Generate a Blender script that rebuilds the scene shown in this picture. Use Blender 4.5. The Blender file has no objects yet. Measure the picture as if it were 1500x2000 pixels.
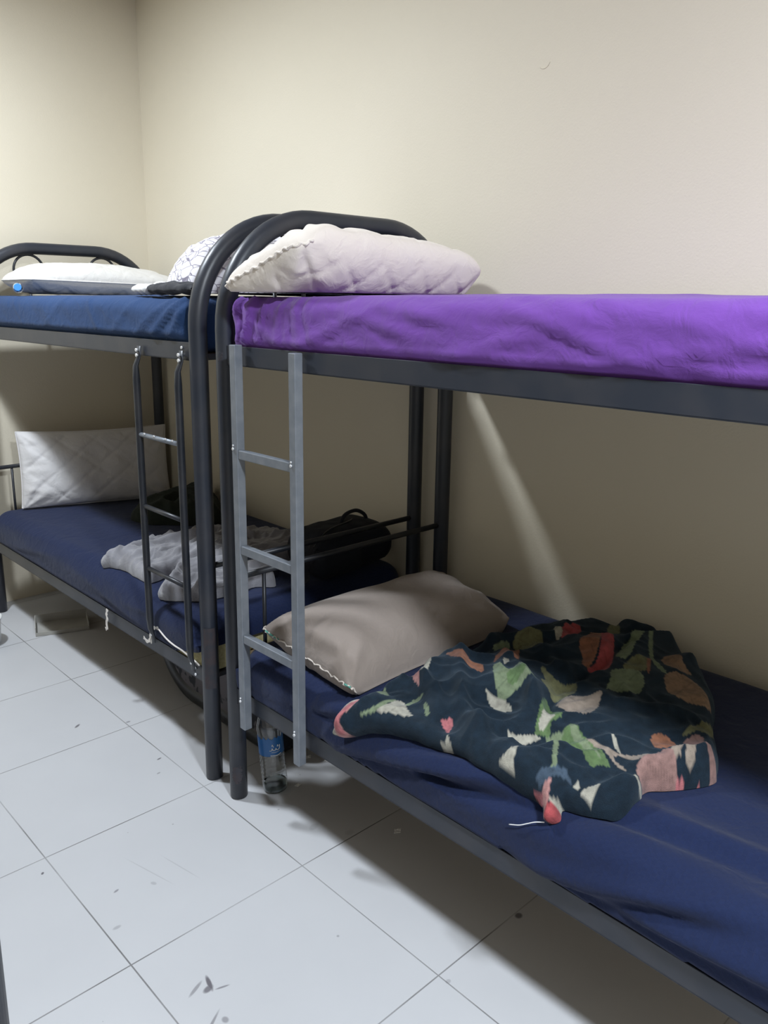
import bpy, bmesh, math, random
import numpy as np
from mathutils import Vector, Matrix, noise

# ---------------------------------------------------------------- camera, light, exposure
scene = bpy.context.scene
col = scene.collection
cam_d = bpy.data.cameras.new('camera'); cam = bpy.data.objects.new('camera', cam_d); col.objects.link(cam)
cam_d.sensor_fit = 'HORIZONTAL'; cam_d.sensor_width = 36.0; cam_d.lens = 37.866
cam_d.shift_x = 0.01041; cam_d.shift_y = -0.02412
cam_d.clip_start = 0.02
r, u, f = ((0.728009, -0.685471, 0.011509), (0.149422, 0.175033, 0.973158), (0.669086, 0.706748, -0.22985))
M = Matrix(((r[0], u[0], -f[0], 0), (r[1], u[1], -f[1], 0), (r[2], u[2], -f[2], 1.49), (0, 0, 0, 1)))
cam.matrix_world = M
scene.camera = cam
world = bpy.data.worlds.new('world'); scene.world = world; world.use_nodes = True
world.node_tree.nodes['Background'].inputs[0].default_value = (0.6, 0.7, 0.9, 1)
world.node_tree.nodes['Background'].inputs[1].default_value = 0.02
vs = scene.view_settings
vs.view_transform = 'Standard'; vs.look = 'None'; vs.gamma = 1.0; vs.use_curve_mapping = False
vs.exposure = 0.45

ROOM_TOP = 2.97
LAMPS = [(0.54, 2.94, 46.0, 0.10), (0.45, -0.75, 102.0, 0.14)]      # x, y, watts, radius; the second is an added fill lamp
LIGHT_COLOR = (0.84, 0.915, 1.0)
for i, (lx, ly, lw, lr) in enumerate(LAMPS):
    ld = bpy.data.lights.new('ceiling_and_fill_light', 'AREA'); ld.shape = 'DISK'; ld.size = 2*lr
    ld.energy = lw; ld.color = LIGHT_COLOR
    lo = bpy.data.objects.new('ceiling_and_fill_light', ld); col.objects.link(lo)
    lo.location = (lx, ly, ROOM_TOP - 0.062)

# ---------------------------------------------------------------- helpers
def tag(o, label=None, cat=None, group=None, kind=None):
    if label: o['label'] = label
    if cat: o['category'] = cat
    if group: o['group'] = group
    if kind: o['kind'] = kind
    return o

def empty(name, loc=(0, 0, 0)):
    o = bpy.data.objects.new(name, None); col.objects.link(o); o.location = loc
    o.empty_display_size = 0.1
    return o

def link(name, me, mat=None, parent=None, smooth=True):
    if parent is not None: me.transform(Matrix.Translation(-root_loc(parent)))
    o = bpy.data.objects.new(name, me); col.objects.link(o)
    if mat is not None: me.materials.append(mat)
    if smooth: me.polygons.foreach_set('use_smooth', [True]*len(me.polygons))
    if parent is not None:
        o.parent = parent
    return o

def root_loc(p):
    l = Vector((0, 0, 0))
    while p is not None:
        l += p.location; p = p.parent
    return l

def pymesh(name, verts, faces, mat=None, parent=None, smooth=True):
    me = bpy.data.meshes.new(name); me.from_pydata([tuple(v) for v in verts], [], faces); me.update()
    return link(name, me, mat, parent, smooth)

def bmobj(name, bm, mat=None, parent=None, smooth=False):
    bmesh.ops.recalc_face_normals(bm, faces=bm.faces)
    me = bpy.data.meshes.new(name); bm.to_mesh(me); bm.free()
    return link(name, me, mat, parent, smooth)

def add_box(bm, lo, hi, bev=0.0, rot=None, seg=2):
    c = [(a+b)/2 for a, b in zip(lo, hi)]; s = [abs(b-a) for a, b in zip(lo, hi)]
    m = Matrix.Translation(c)
    if rot is not None: m = m @ rot
    m = m @ Matrix.Diagonal((*s, 1))
    r_ = bmesh.ops.create_cube(bm, size=1, matrix=m)
    if bev > 0:
        es = set(e for v in r_['verts'] for e in v.link_edges)
        bmesh.ops.bevel(bm, geom=list(es), offset=bev, segments=seg, affect='EDGES', profile=0.5)
    return bm

def add_tube(bm, pts, rad, seg=16, cap=True, closed=False, flat=None):
    """sweep a circle (or an ellipse with flat=(a,b)) along points; rad may be a list"""
    pts = [Vector(p) for p in pts]; n = len(pts)
    rads = rad if isinstance(rad, (list, tuple)) else [rad]*n
    rings = []; prev = None
    for i, p in enumerate(pts):
        if closed: t = (pts[(i+1) % n] - pts[i-1]).normalized()
        elif i == 0: t = (pts[1]-pts[0]).normalized()
        elif i == n-1: t = (pts[-1]-pts[-2]).normalized()
        else: t = ((pts[i+1]-p).normalized() + (p-pts[i-1]).normalized()).normalized()
        if prev is None:
            a = Vector((0, 0, 1)) if abs(t.z) < 0.9 else Vector((0, 1, 0))
            x = t.cross(a).normalized()
        else:
            x = (prev - t*prev.dot(t)).normalized()
        prev = x; y = t.cross(x)
        rr = rads[i]; ax, ay = (rr, rr) if not isinstance(rr, tuple) else rr
        rings.append([bm.verts.new(p + x*ax*math.cos(2*math.pi*k/seg) + y*ay*math.sin(2*math.pi*k/seg)) for k in range(seg)])
    m = n if closed else n-1
    for i in range(m):
        A, B = rings[i], rings[(i+1) % n]
        for k in range(seg):
            f_ = bm.faces.new((A[k], A[(k+1) % seg], B[(k+1) % seg], B[k])); f_.smooth = True
    if cap and not closed:
        bm.faces.new(rings[0]); bm.faces.new(list(reversed(rings[-1])))
    return bm

def tube(name, pts, rad, mat, parent=None, seg=16, closed=False, smooth=True):
    bm = bmesh.new(); add_tube(bm, pts, rad, seg, closed=closed)
    return bmobj(name, bm, mat, parent, False if not smooth else False)

def smooth_line(pts, n=8):
    """Catmull-Rom through points"""
    P = [Vector(p) for p in pts]; out = []
    P = [P[0]*2-P[1]] + P + [P[-1]*2-P[-2]]
    for i in range(1, len(P)-2):
        for k in range(n):
            t = k/n
            out.append(0.5*((2*P[i]) + (-P[i-1]+P[i+1])*t + (2*P[i-1]-5*P[i]+4*P[i+1]-P[i+2])*t*t + (-P[i-1]+3*P[i]-3*P[i+1]+P[i+2])*t**3))
    out.append(P[-2]); return out

def copy_tree(o, parent=None):
    c = o.copy(); col.objects.link(c)
    if parent is not None: c.parent = parent
    for ch in [x for x in bpy.data.objects if x.parent == o]: copy_tree(ch, c)
    return c

# ---------------------------------------------------------------- materials
def mat_new(name):
    m = bpy.data.materials.new(name); m.use_nodes = True
    return m, m.node_tree.nodes, m.node_tree.links, m.node_tree.nodes['Principled BSDF']

def rgb(c): return (c[0], c[1], c[2], 1)

def plain(name, c, rough=0.5, metal=0.0, spec=0.5, noise_scale=None, c2=None, bump=0.0, coat=0.0, fac=(0.4, 0.65), detail=4):
    m, N, L, P = mat_new(name)
    P.inputs['Base Color'].default_value = rgb(c); P.inputs['Roughness'].default_value = rough
    P.inputs['Metallic'].default_value = metal; P.inputs['Specular IOR Level'].default_value = spec
    P.inputs['Coat Weight'].default_value = coat
    if noise_scale:
        tc = N.new('ShaderNodeTexCoord'); nz = N.new('ShaderNodeTexNoise'); nz.inputs['Scale'].default_value = noise_scale
        nz.inputs['Detail'].default_value = detail
        L.new(tc.outputs['Object'], nz.inputs['Vector'])
        if c2 is not None:
            cr = N.new('ShaderNodeValToRGB'); cr.color_ramp.elements[0].position = fac[0]; cr.color_ramp.elements[1].position = fac[1]
            cr.color_ramp.elements[0].color = rgb(c); cr.color_ramp.elements[1].color = rgb(c2)
            L.new(nz.outputs['Fac'], cr.inputs['Fac']); L.new(cr.outputs['Color'], P.inputs['Base Color'])
        if bump:
            b = N.new('ShaderNodeBump'); b.inputs['Strength'].default_value = 1.0; b.inputs['Distance'].default_value = bump
            L.new(nz.outputs['Fac'], b.inputs['Height']); L.new(b.outputs['Normal'], P.inputs['Normal'])
    return m

def fabric(name, c, c2=None, rough=0.9, sheen=0.15, weave=900, wb=0.0003, soft=6, check=None, sheen_tint=None):
    """woven cloth: slight tone variation, fine weave relief, optional small woven check"""
    m, N, L, P = mat_new(name)
    P.inputs['Roughness'].default_value = rough; P.inputs['Specular IOR Level'].default_value = 0.25
    P.inputs['Sheen Weight'].default_value = sheen
    if sheen_tint: P.inputs['Sheen Tint'].default_value = rgb(sheen_tint)
    tc = N.new('ShaderNodeTexCoord')
    nz = N.new('ShaderNodeTexNoise'); nz.inputs['Scale'].default_value = soft; nz.inputs['Detail'].default_value = 5
    L.new(tc.outputs['Object'], nz.inputs['Vector'])
    c2 = c2 or tuple(x*1.18 for x in c)
    mx = N.new('ShaderNodeMixRGB'); mx.inputs[1].default_value = rgb(c); mx.inputs[2].default_value = rgb(c2)
    L.new(nz.outputs['Fac'], mx.inputs[0])
    last = mx.outputs[0]
    n2 = N.new('ShaderNodeTexNoise'); n2.inputs['Scale'].default_value = weave; n2.inputs['Detail'].default_value = 1
    L.new(tc.outputs['Object'], n2.inputs['Vector'])
    h = n2.outputs['Fac']
    if check:
        ck = N.new('ShaderNodeTexChecker'); ck.inputs['Scale'].default_value = check
        L.new(tc.outputs['Object'], ck.inputs['Vector'])
        m3 = N.new('ShaderNodeMixRGB'); m3.blend_type = 'MULTIPLY'; m3.inputs[0].default_value = 0.10
        L.new(last, m3.inputs[1]); L.new(ck.outputs['Color'], m3.inputs[2]); last = m3.outputs[0]
        ad = N.new('ShaderNodeMath'); ad.operation = 'ADD'; L.new(ck.outputs['Fac'], ad.inputs[0]); L.new(h, ad.inputs[1]); h = ad.outputs[0]
    L.new(last, P.inputs['Base Color'])
    b = N.new('ShaderNodeBump'); b.inputs['Distance'].default_value = wb; L.new(h, b.inputs['Height'])
    # soft secondary creasing
    n4 = N.new('ShaderNodeTexNoise'); n4.inputs['Scale'].default_value = 22; n4.inputs['Detail'].default_value = 3; n4.inputs['Distortion'].default_value = 0.8
    L.new(tc.outputs['Object'], n4.inputs['Vector'])
    b2 = N.new('ShaderNodeBump'); b2.inputs['Distance'].default_value = 0.004; L.new(n4.outputs['Fac'], b2.inputs['Height'])
    L.new(b.outputs['Normal'], b2.inputs['Normal']); L.new(b2.outputs['Normal'], P.inputs['Normal'])
    return m

def mth(N, L, op, a, b=None, c=None):
    n = N.new('ShaderNodeMath'); n.operation = op
    for i, v in enumerate((a, b, c)):
        if v is None: continue
        if isinstance(v, (int, float)): n.inputs[i].default_value = v
        else: L.new(v, n.inputs[i])
    return n.outputs[0]

MAT = {}
MAT['metal'] = plain('blue_black_paint', (0.022, 0.027, 0.039), rough=0.40, noise_scale=9, c2=(0.036, 0.038, 0.047), bump=0.0004)
MAT['metal_dark'] = plain('black_paint', (0.014, 0.017, 0.024), rough=0.4, noise_scale=14, c2=(0.028, 0.029, 0.034), bump=0.0003)
MAT['ladder'] = plain('grey_zinc_paint', (0.185, 0.205, 0.235), rough=0.42, metal=0.3, noise_scale=30, c2=(0.225, 0.245, 0.275), bump=0.0002)
MAT['bright'] = plain('scraped_steel', (0.75, 0.76, 0.78), rough=0.3, metal=0.6)
MAT['rust'] = plain('rust_patch', (0.042, 0.032, 0.036), rough=0.7, noise_scale=45, c2=(0.026, 0.029, 0.038))
MAT['wood'] = plain('plywood', (0.30, 0.22, 0.14), rough=0.8, noise_scale=6, c2=(0.22, 0.16, 0.10))
MAT['foam'] = plain('yellow_foam', (0.50, 0.45, 0.24), rough=0.95, noise_scale=120, c2=(0.40, 0.35, 0.18), bump=0.001)
MAT['purple'] = fabric('purple_cotton', (0.135, 0.045, 0.29), (0.175, 0.06, 0.35))
MAT['blue'] = fabric('steel_blue_cotton', (0.014, 0.040, 0.115), (0.022, 0.055, 0.145), sheen=0.04)
MAT['navy'] = fabric('navy_cotton_check', (0.0065, 0.0135, 0.050), (0.0105, 0.020, 0.067), check=110, sheen=0.08)
MAT['white_pillow'] = fabric('white_microfibre', (0.66, 0.64, 0.60), (0.74, 0.72, 0.69), sheen=0.1)
MAT['cream_pillow'] = fabric('cream_cotton', (0.78, 0.70, 0.62), (0.83, 0.77, 0.71), sheen=0.1)
MAT['grey_pillow'] = fabric('soft_white_microfibre', (0.60, 0.585, 0.59), (0.68, 0.665, 0.66), sheen=0.1)
MAT['taupe'] = fabric('taupe_cotton', (0.25, 0.21, 0.185), (0.30, 0.255, 0.225), sheen=0.1)
MAT['teal'] = plain('teal_piping', (0.10, 0.32, 0.26), rough=0.9)
MAT['cream'] = plain('cream_piping', (0.62, 0.56, 0.50), rough=0.9)
MAT['towel'] = fabric('grey_terry', (0.22, 0.22, 0.24), (0.31, 0.305, 0.33), weave=500, wb=0.0012, soft=30, sheen=0.4)
MAT['bundle'] = fabric('dark_green_cloth', (0.010, 0.014, 0.011), (0.020, 0.026, 0.018), soft=20, sheen=0.03)
MAT['black_cloth'] = fabric('black_cloth', (0.014, 0.015, 0.02), (0.022, 0.023, 0.03))
MAT['bag'] = fabric('black_nylon', (0.005, 0.007, 0.013), (0.009, 0.011, 0.018), rough=0.75, sheen=0.02)
MAT['white_plastic'] = plain('white_plastic', (0.72, 0.74, 0.74), rough=0.35)
MAT['string'] = plain('white_cotton_tape', (0.70, 0.66, 0.62), rough=0.95)
MAT['card'] = plain('grey_card', (0.34, 0.33, 0.30), rough=0.8, noise_scale=10, c2=(0.40, 0.39, 0.36))
MAT['paper'] = plain('white_paper', (0.72, 0.72, 0.72), rough=0.8)
MAT['cap_blue'] = plain('blue_cap_plastic', (0.06, 0.30, 0.75), rough=0.35)
MAT['black_plastic'] = plain('black_plastic', (0.012, 0.014, 0.018), rough=0.35)

def make_wall(name):
    m, N, L, P = mat_new(name)
    P.inputs['Roughness'].default_value = 0.62; P.inputs['Specular IOR Level'].default_value = 0.3
    tc = N.new('ShaderNodeTexCoord')
    nz = N.new('ShaderNodeTexNoise'); nz.inputs['Scale'].default_value = 1.3; nz.inputs['Detail'].default_value = 4
    L.new(tc.outputs['Object'], nz.inputs['Vector'])
    cr = N.new('ShaderNodeValToRGB')
    cr.color_ramp.elements[0].position = 0.3; cr.color_ramp.elements[0].color = rgb((0.75, 0.685, 0.55))
    cr.color_ramp.elements[1].position = 0.7; cr.color_ramp.elements[1].color = rgb((0.78, 0.715, 0.58))
    L.new(nz.outputs['Fac'], cr.inputs['Fac'])
    L.new(cr.outputs['Color'], P.inputs['Base Color'])
    n2 = N.new('ShaderNodeTexNoise'); n2.inputs['Scale'].default_value = 160; n2.inputs['Detail'].default_value = 3
    L.new(tc.outputs['Object'], n2.inputs['Vector'])
    b = N.new('ShaderNodeBump'); b.inputs['Distance'].default_value = 0.0006; L.new(n2.outputs['Fac'], b.inputs['Height'])
    L.new(b.outputs['Normal'], P.inputs['Normal'])
    return m
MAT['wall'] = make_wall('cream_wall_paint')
MAT['wall_low_bounce'] = plain('unseen_wall_low_bounce', (0.32, 0.29, 0.24), rough=0.8)  # for the unseen walls, darkened to cut bounced light under the bunks
MAT['ceiling'] = plain('white_ceiling_paint', (0.62, 0.60, 0.56), rough=0.8, noise_scale=40, bump=0.0003)

def make_floor():
    m, N, L, P = mat_new('white_floor_tiles')
    tc = N.new('ShaderNodeTexCoord'); sp = N.new('ShaderNodeSeparateXYZ'); L.new(tc.outputs['Object'], sp.inputs[0])
    S = 0.4995
    def line(out, off, w):
        a = mth(N, L, 'DIVIDE', mth(N, L, 'SUBTRACT', out, off), S)
        fr = mth(N, L, 'FRACT', mth(N, L, 'ADD', a, 0.5))
        d = mth(N, L, 'MULTIPLY', mth(N, L, 'ABSOLUTE', mth(N, L, 'SUBTRACT', fr, 0.5)), S)
        mr = N.new('ShaderNodeMapRange'); mr.inputs[1].default_value = w*0.5; mr.inputs[2].default_value = w*1.3
        mr.inputs[3].default_value = 1; mr.inputs[4].default_value = 0
        L.new(d, mr.inputs[0]); return mr.outputs[0]
    lx = line(sp.outputs[0], 1.171, 0.0017); ly = line(sp.outputs[1], 2.010, 0.0017)
    g = mth(N, L, 'MAXIMUM', lx, ly)
    # grout dirt varies along the joints
    nd = N.new('ShaderNodeTexNoise'); nd.inputs['Scale'].default_value = 2.6; nd.inputs['Detail'].default_value = 5
    L.new(tc.outputs['Object'], nd.inputs['Vector'])
    gm = N.new('ShaderNodeMapRange'); gm.inputs[1].default_value = 0.36; gm.inputs[2].default_value = 0.6; gm.inputs[3].default_value = 0.35; gm.inputs[4].default_value = 0.95
    L.new(nd.outputs['Fac'], gm.inputs[0])
    g = mth(N, L, 'MULTIPLY', g, gm.outputs[0])
    nz = N.new('ShaderNodeTexNoise'); nz.inputs['Scale'].default_value = 3; nz.inputs['Detail'].default_value = 6
    L.new(tc.outputs['Object'], nz.inputs['Vector'])
    base = N.new('ShaderNodeMixRGB'); base.inputs[1].default_value = rgb((0.47, 0.475, 0.49)); base.inputs[2].default_value = rgb((0.53, 0.535, 0.55))
    L.new(nz.outputs['Fac'], base.inputs[0])
    # scattered specks
    vo = N.new('ShaderNodeTexVoronoi'); vo.inputs['Scale'].default_value = 9
    L.new(tc.outputs['Object'], vo.inputs['Vector'])
    spk = mth(N, L, 'LESS_THAN', vo.outputs['Distance'], 0.028)
    sel = mth(N, L, 'GREATER_THAN', nd.outputs['Fac'], 0.52)
    spk = mth(N, L, 'MULTIPLY', mth(N, L, 'MULTIPLY', spk, sel), 0.35)
    # known stains: x, y, radius x, radius y, turn, strength
    ST = [(1.034, 2.636, .016, .006, .6, .75), (1.145, 2.247, .010, .004, .2, .8), (1.102, 2.172, .008, .004, .2, .45),
          (0.642, 1.953, .006, .004, .9, .85), (0.756, 1.759, .009, .004, .3, .55), (1.456, 1.000, .012, .010, 0, .8),
          (1.182, 2.542, .010, .006, 0, .5), (1.175, 0.985, .008, .006, 0, .3), (0.841, 1.72, .006, .010, .4, .25), (1.079, 1.255, .004, .004, 0, .4),
          (0.700, 1.64, .012, .006, 0, .3), (0.745, 1.352, .005, .026, -1.15, .5), (0.776, 1.345, .006, .026, -.25, .85), (0.792, 1.316, .003, .018, -1.9, .6),
          (0.766, 1.333, .015, .009, .2, .75), (0.855, 1.77, .002, .10, .25, .18), (0.925, 1.73, .002, .08, .2, .18), (0.715, 1.245, .004, .05, -1.0, .55), (0.75, 1.24, .008, .010, 0, .5),
          (1.30, 1.62, .02, .012, .3, .18), (1.36, 1.53, .016, .012, 0, .14)]
    acc = spk
    for (x, y, a, b, t, s) in ST:
        dx = mth(N, L, 'SUBTRACT', sp.outputs[0], x); dy = mth(N, L, 'SUBTRACT', sp.outputs[1], y)
        ct, sn = math.cos(t), math.sin(t)
        px = mth(N, L, 'DIVIDE', mth(N, L, 'ADD', mth(N, L, 'MULTIPLY', dx, ct), mth(N, L, 'MULTIPLY', dy, sn)), a)
        py = mth(N, L, 'DIVIDE', mth(N, L, 'SUBTRACT', mth(N, L, 'MULTIPLY', dy, ct), mth(N, L, 'MULTIPLY', dx, sn)), b)
        d2 = mth(N, L, 'ADD', mth(N, L, 'MULTIPLY', px, px), mth(N, L, 'MULTIPLY', py, py))
        mr = N.new('ShaderNodeMapRange'); mr.inputs[1].default_value = .35; mr.inputs[2].default_value = 1.1; mr.inputs[3].default_value = s; mr.inputs[4].default_value = 0
        L.new(d2, mr.inputs[0]); acc = mth(N, L, 'MAXIMUM', acc, mr.outputs[0])
    m1 = N.new('ShaderNodeMixRGB'); L.new(g, m1.inputs[0]); L.new(base.outputs[0], m1.inputs[1]); m1.inputs[2].default_value = rgb((0.13, 0.125, 0.125))
    m2 = N.new('ShaderNodeMixRGB'); L.new(acc, m2.inputs[0]); L.new(m1.outputs[0], m2.inputs[1]); m2.inputs[2].default_value = rgb((0.07, 0.06, 0.075))
    L.new(m2.outputs[0], P.inputs['Base Color'])
    P.inputs['Roughness'].default_value = 0.42; P.inputs['Specular IOR Level'].default_value = 0.35
    b = N.new('ShaderNodeBump'); b.inputs['Distance'].default_value = 0.0008; b.invert = True
    L.new(g, b.inputs['Height']); L.new(b.outputs['Normal'], P.inputs['Normal'])
    return m
MAT['floor'] = make_floor()

def vcol_mat(name, sheen=0.12, rough=0.85):
    m, N, L, P = mat_new(name)
    a = N.new('ShaderNodeAttribute'); a.attribute_name = 'pattern'
    tc = N.new('ShaderNodeTexCoord'); nz = N.new('ShaderNodeTexNoise'); nz.inputs['Scale'].default_value = 60; nz.inputs['Detail'].default_value = 4
    L.new(tc.outputs['Object'], nz.inputs['Vector'])
    cr = N.new('ShaderNodeMapRange'); cr.inputs[1].default_value = .3; cr.inputs[2].default_value = .7; cr.inputs[3].default_value = .75; cr.inputs[4].default_value = 1.2
    L.new(nz.outputs['Fac'], cr.inputs[0])
    mx = N.new('ShaderNodeMixRGB'); mx.blend_type = 'MULTIPLY'; mx.inputs[0].default_value = 1
    L.new(a.outputs['Color'], mx.inputs[1]); L.new(cr.outputs[0], mx.inputs[2]); L.new(mx.outputs[0], P.inputs['Base Color'])
    P.inputs['Roughness'].default_value = rough; P.inputs['Sheen Weight'].default_value = sheen; P.inputs['Sheen Tint'].default_value = rgb((0.5, 0.65, 0.8))
    P.inputs['Specular IOR Level'].default_value = 0.2
    n2 = N.new('ShaderNodeTexNoise'); n2.inputs['Scale'].default_value = 500
    L.new(tc.outputs['Object'], n2.inputs['Vector'])
    b = N.new('ShaderNodeBump'); b.inputs['Distance'].default_value = 0.0012; L.new(n2.outputs['Fac'], b.inputs['Height']); L.new(b.outputs['Normal'], P.inputs['Normal'])
    return m
MAT['floral'] = vcol_mat('printed_velvet')

def scale_print():
    """white cloth printed with a thin dark network of rounded cells"""
    m, N, L, P = mat_new('white_cloth_cell_print')
    tc = N.new('ShaderNodeTexCoord'); mp = N.new('ShaderNodeMapping'); L.new(tc.outputs['Object'], mp.inputs[0])
    mp.inputs['Scale'].default_value = (30, 24, 40)
    vo = N.new('ShaderNodeTexVoronoi'); vo.feature = 'DISTANCE_TO_EDGE'; vo.inputs['Scale'].default_value = 1.0
    nz = N.new('ShaderNodeTexNoise'); nz.inputs['Scale'].default_value = 14; L.new(tc.outputs['Object'], nz.inputs['Vector'])
    ad = N.new('ShaderNodeVectorMath'); ad.operation = 'ADD'; L.new(mp.outputs[0], ad.inputs[0]); L.new(nz.outputs['Color'], ad.inputs[1])
    L.new(ad.outputs[0], vo.inputs['Vector'])
    cr = N.new('ShaderNodeValToRGB'); cr.color_ramp.elements[0].position = 0.015; cr.color_ramp.elements[0].color = rgb((0.20, 0.18, 0.23))
    cr.color_ramp.elements[1].position = 0.06; cr.color_ramp.elements[1].color = rgb((0.72, 0.70, 0.74))
    L.new(vo.outputs['Distance'], cr.inputs['Fac']); L.new(cr.outputs['Color'], P.inputs['Base Color'])
    P.inputs['Roughness'].default_value = 0.9
    return m
MAT['scale_print'] = scale_print()

def make_glass(name, c, rough=0.06, ior=1.12):
    m, N, L, P = mat_new(name)
    P.inputs['Base Color'].default_value = rgb(c); P.inputs['Roughness'].default_value = rough
    P.inputs['Transmission Weight'].default_value = 1.0; P.inputs['IOR'].default_value = ior
    return m
MAT['pet'] = make_glass('clear_bottle_plastic', (0.97, 0.99, 1.0), 0.06, 1.45)
MAT['water'] = make_glass('water', (0.82, 0.93, 0.93), 0.02)
MAT['label_blue'] = plain('blue_label', (0.015, 0.11, 0.32), rough=0.4)
# ---------------------------------------------------------------- room
X_WALL, Y_WALL, X_LEFT, Y_BACK = 2.166, 4.06, -1.25, -2.6
def slab(name, lo, hi, mat, label):
    bm = bmesh.new(); add_box(bm, lo, hi); o = bmobj(name, bm, mat)
    tag(o, kind='structure'); o['label'] = label; return o
slab('floor', (X_LEFT-.1, Y_BACK-.1, -.08), (X_WALL+.1, Y_WALL+.1, 0), MAT['floor'], 'white square floor tiles with thin dark joints')
slab('ceiling', (X_LEFT-.1, Y_BACK-.1, ROOM_TOP), (X_WALL+.1, Y_WALL+.1, ROOM_TOP+.08), MAT['ceiling'], 'white ceiling')
slab('wall_right', (X_WALL, Y_BACK, 0), (X_WALL+.1, Y_WALL, ROOM_TOP), MAT['wall'], 'cream painted wall behind the bunks')
slab('wall_back', (X_LEFT, Y_WALL, 0), (X_WALL, Y_WALL+.1, ROOM_TOP), MAT['wall'], 'cream painted end wall of the room')
slab('wall_left', (X_LEFT-.1, Y_BACK, 0), (X_LEFT, Y_WALL, ROOM_TOP), MAT['wall_low_bounce'], 'unseen wall across the aisle, darkened to cut bounce light')
slab('wall_front', (X_LEFT, Y_BACK-.1, 0), (X_WALL, Y_BACK, ROOM_TOP), MAT['wall_low_bounce'], 'unseen wall behind the viewer, darkened to cut bounce light')
em, N, L, P = mat_new('lamp_diffuser'); P.inputs['Emission Color'].default_value = rgb(LIGHT_COLOR); P.inputs['Emission Strength'].default_value = 6.0
for i, (lx, ly, lw, lr) in enumerate(LAMPS):  # second fixture is unseen, added to brighten the right wall
    t = empty('ceiling_and_fill_lamp', (lx, ly, ROOM_TOP))
    tag(t, ('round white ceiling lamp above the aisle beside the far bunk' if i == 0 else 'added fill lamp in a round white housing above the near end of the aisle'), 'lamp', 'round ceiling lamps over the aisle')
    bm = bmesh.new(); add_tube(bm, [(lx, ly, ROOM_TOP), (lx, ly, ROOM_TOP-.045)], lr+.02, seg=40); bmobj('housing', bm, MAT['white_plastic'], t)
    bm = bmesh.new(); add_tube(bm, [(lx, ly, ROOM_TOP-.044), (lx, ly, ROOM_TOP-.056)], lr, seg=40); bmobj('diffuser', bm, em, t)
# faint paint blister on the right wall
bm = bmesh.new()
pts = [(X_WALL-.0005, 1.581+.022*math.cos(a), 2.20+.025*math.sin(a)) for a in [math.radians(d) for d in range(200, 320, 10)]]
add_tube(bm, pts, [(.0012 if 0 < i < 11 else .0004) for i in range(12)], seg=6)
o = bmobj('trim_1', bm, MAT['wall']); tag(o, kind='structure')

# ---------------------------------------------------------------- bunk beds
XF, XR = 1.226, 2.123          # front and rear post lines
ARCH_R = 0.30; ARCH_Z = 1.717; TUBE = 0.0265
Z_UP, Z_LO = 1.322, 0.323      # underside of the upper and lower side rails

def end_frame(root, y, inner, name):
    """one arched end of a bunk: hooped tube, cross rails, bar, rings. inner = +1/-1 side where the bed lies"""
    fr = None
    zc = ARCH_Z - ARCH_R
    pts = [(XF, y, 0.004), (XF, y, .5), (XF, y, 1.0)]
    pts += [(XF+ARCH_R - ARCH_R*math.cos(a), y, zc + ARCH_R*math.sin(a)) for a in [math.radians(d) for d in range(0, 91, 6)]]
    pts += [(XR-ARCH_R + ARCH_R*math.sin(a), y, zc + ARCH_R*math.cos(a)) for a in [math.radians(d) for d in range(0, 91, 6)]]
    pts += [(XR, y, 1.0), (XR, y, .5), (XR, y, 0.004)]
    bm = bmesh.new(); add_tube(bm, pts, TUBE, seg=24)
    fr = bmobj(name, bm, MAT['metal'], root)
    ya_, yb_ = sorted((y+inner*.026, y+inner*.046))
    bm = bmesh.new(); add_box(bm, (XF-.008, ya_, Z_UP), (XR+.008, yb_, Z_UP+.017), .002); bmobj('cross_rail', bm, MAT['metal'], root)
    bm = bmesh.new(); add_box(bm, (XF-.008, ya_, Z_LO), (XR+.008, yb_, Z_LO+.017), .002); bmobj('cross_rail', bm, MAT['metal'], root)
    bm = bmesh.new(); add_tube(bm, [(XF, y, .708), (XR, y, .708)], .0095, seg=12); bmobj('end_bar', bm, MAT['metal_dark'], root)
    for x in (XF+.11,):
        bm = bmesh.new(); add_tube(bm, [(x, y, .35), (x, y, .708)], .006, seg=10); bmobj('end_rod', bm, MAT['metal_dark'], root)
    for x in (XF+.27, XR-.27):
        bm = bmesh.new()
        add_tube(bm, [(x+.069*math.cos(a), y, ARCH_Z-TUBE-.071+.069*math.sin(a)) for a in [2*math.pi*k/32 for k in range(32)]], .006, seg=8, closed=True)
        bmobj('ornament_ring', bm, MAT['metal_dark'], root)
    for x in (XF+.27, XR-.27):
        bm = bmesh.new(); add_tube(bm, [(x, y, Z_UP+.02), (x, y, ARCH_Z-TUBE-.141)], .006, seg=10); bmobj('end_rod', bm, MAT['metal_dark'], root)
    return fr

def side_rails(root, ya, yb):
    for z in (Z_UP, Z_LO):
        for x, s in ((XF, -1), (XR, 1)):
            bm = bmesh.new()
            xo = x + s*0.012
            add_box(bm, (min(xo, xo-s*.004), ya, z), (max(xo, xo-s*.004), yb, z+.052), .0012)
            add_box(bm, (min(xo, xo-s*.035), ya, z), (max(xo, xo-s*.035), yb, z+.004), .001)
            bmobj('side_rail', bm, MAT['metal'], root)
        bm = bmesh.new(); add_box(bm, (XF-.006, ya+.036, z+.0045), (XR+.006, yb-.036, z+.017)); bmobj('bed_board', bm, MAT['wood'], root)
    # bright bolt heads near the corners of the aisle side
    k = XF - .0125
    for z in (Z_UP, Z_LO):
        for y in (ya+.055, yb-.045):
            for dz in (.014, .036):
                bm = bmesh.new(); add_tube(bm, [(k, y, z+dz), (k-.004, y, z+dz)], .0045, seg=8); bmobj('bolt', bm, MAT['bright'], root)

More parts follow.
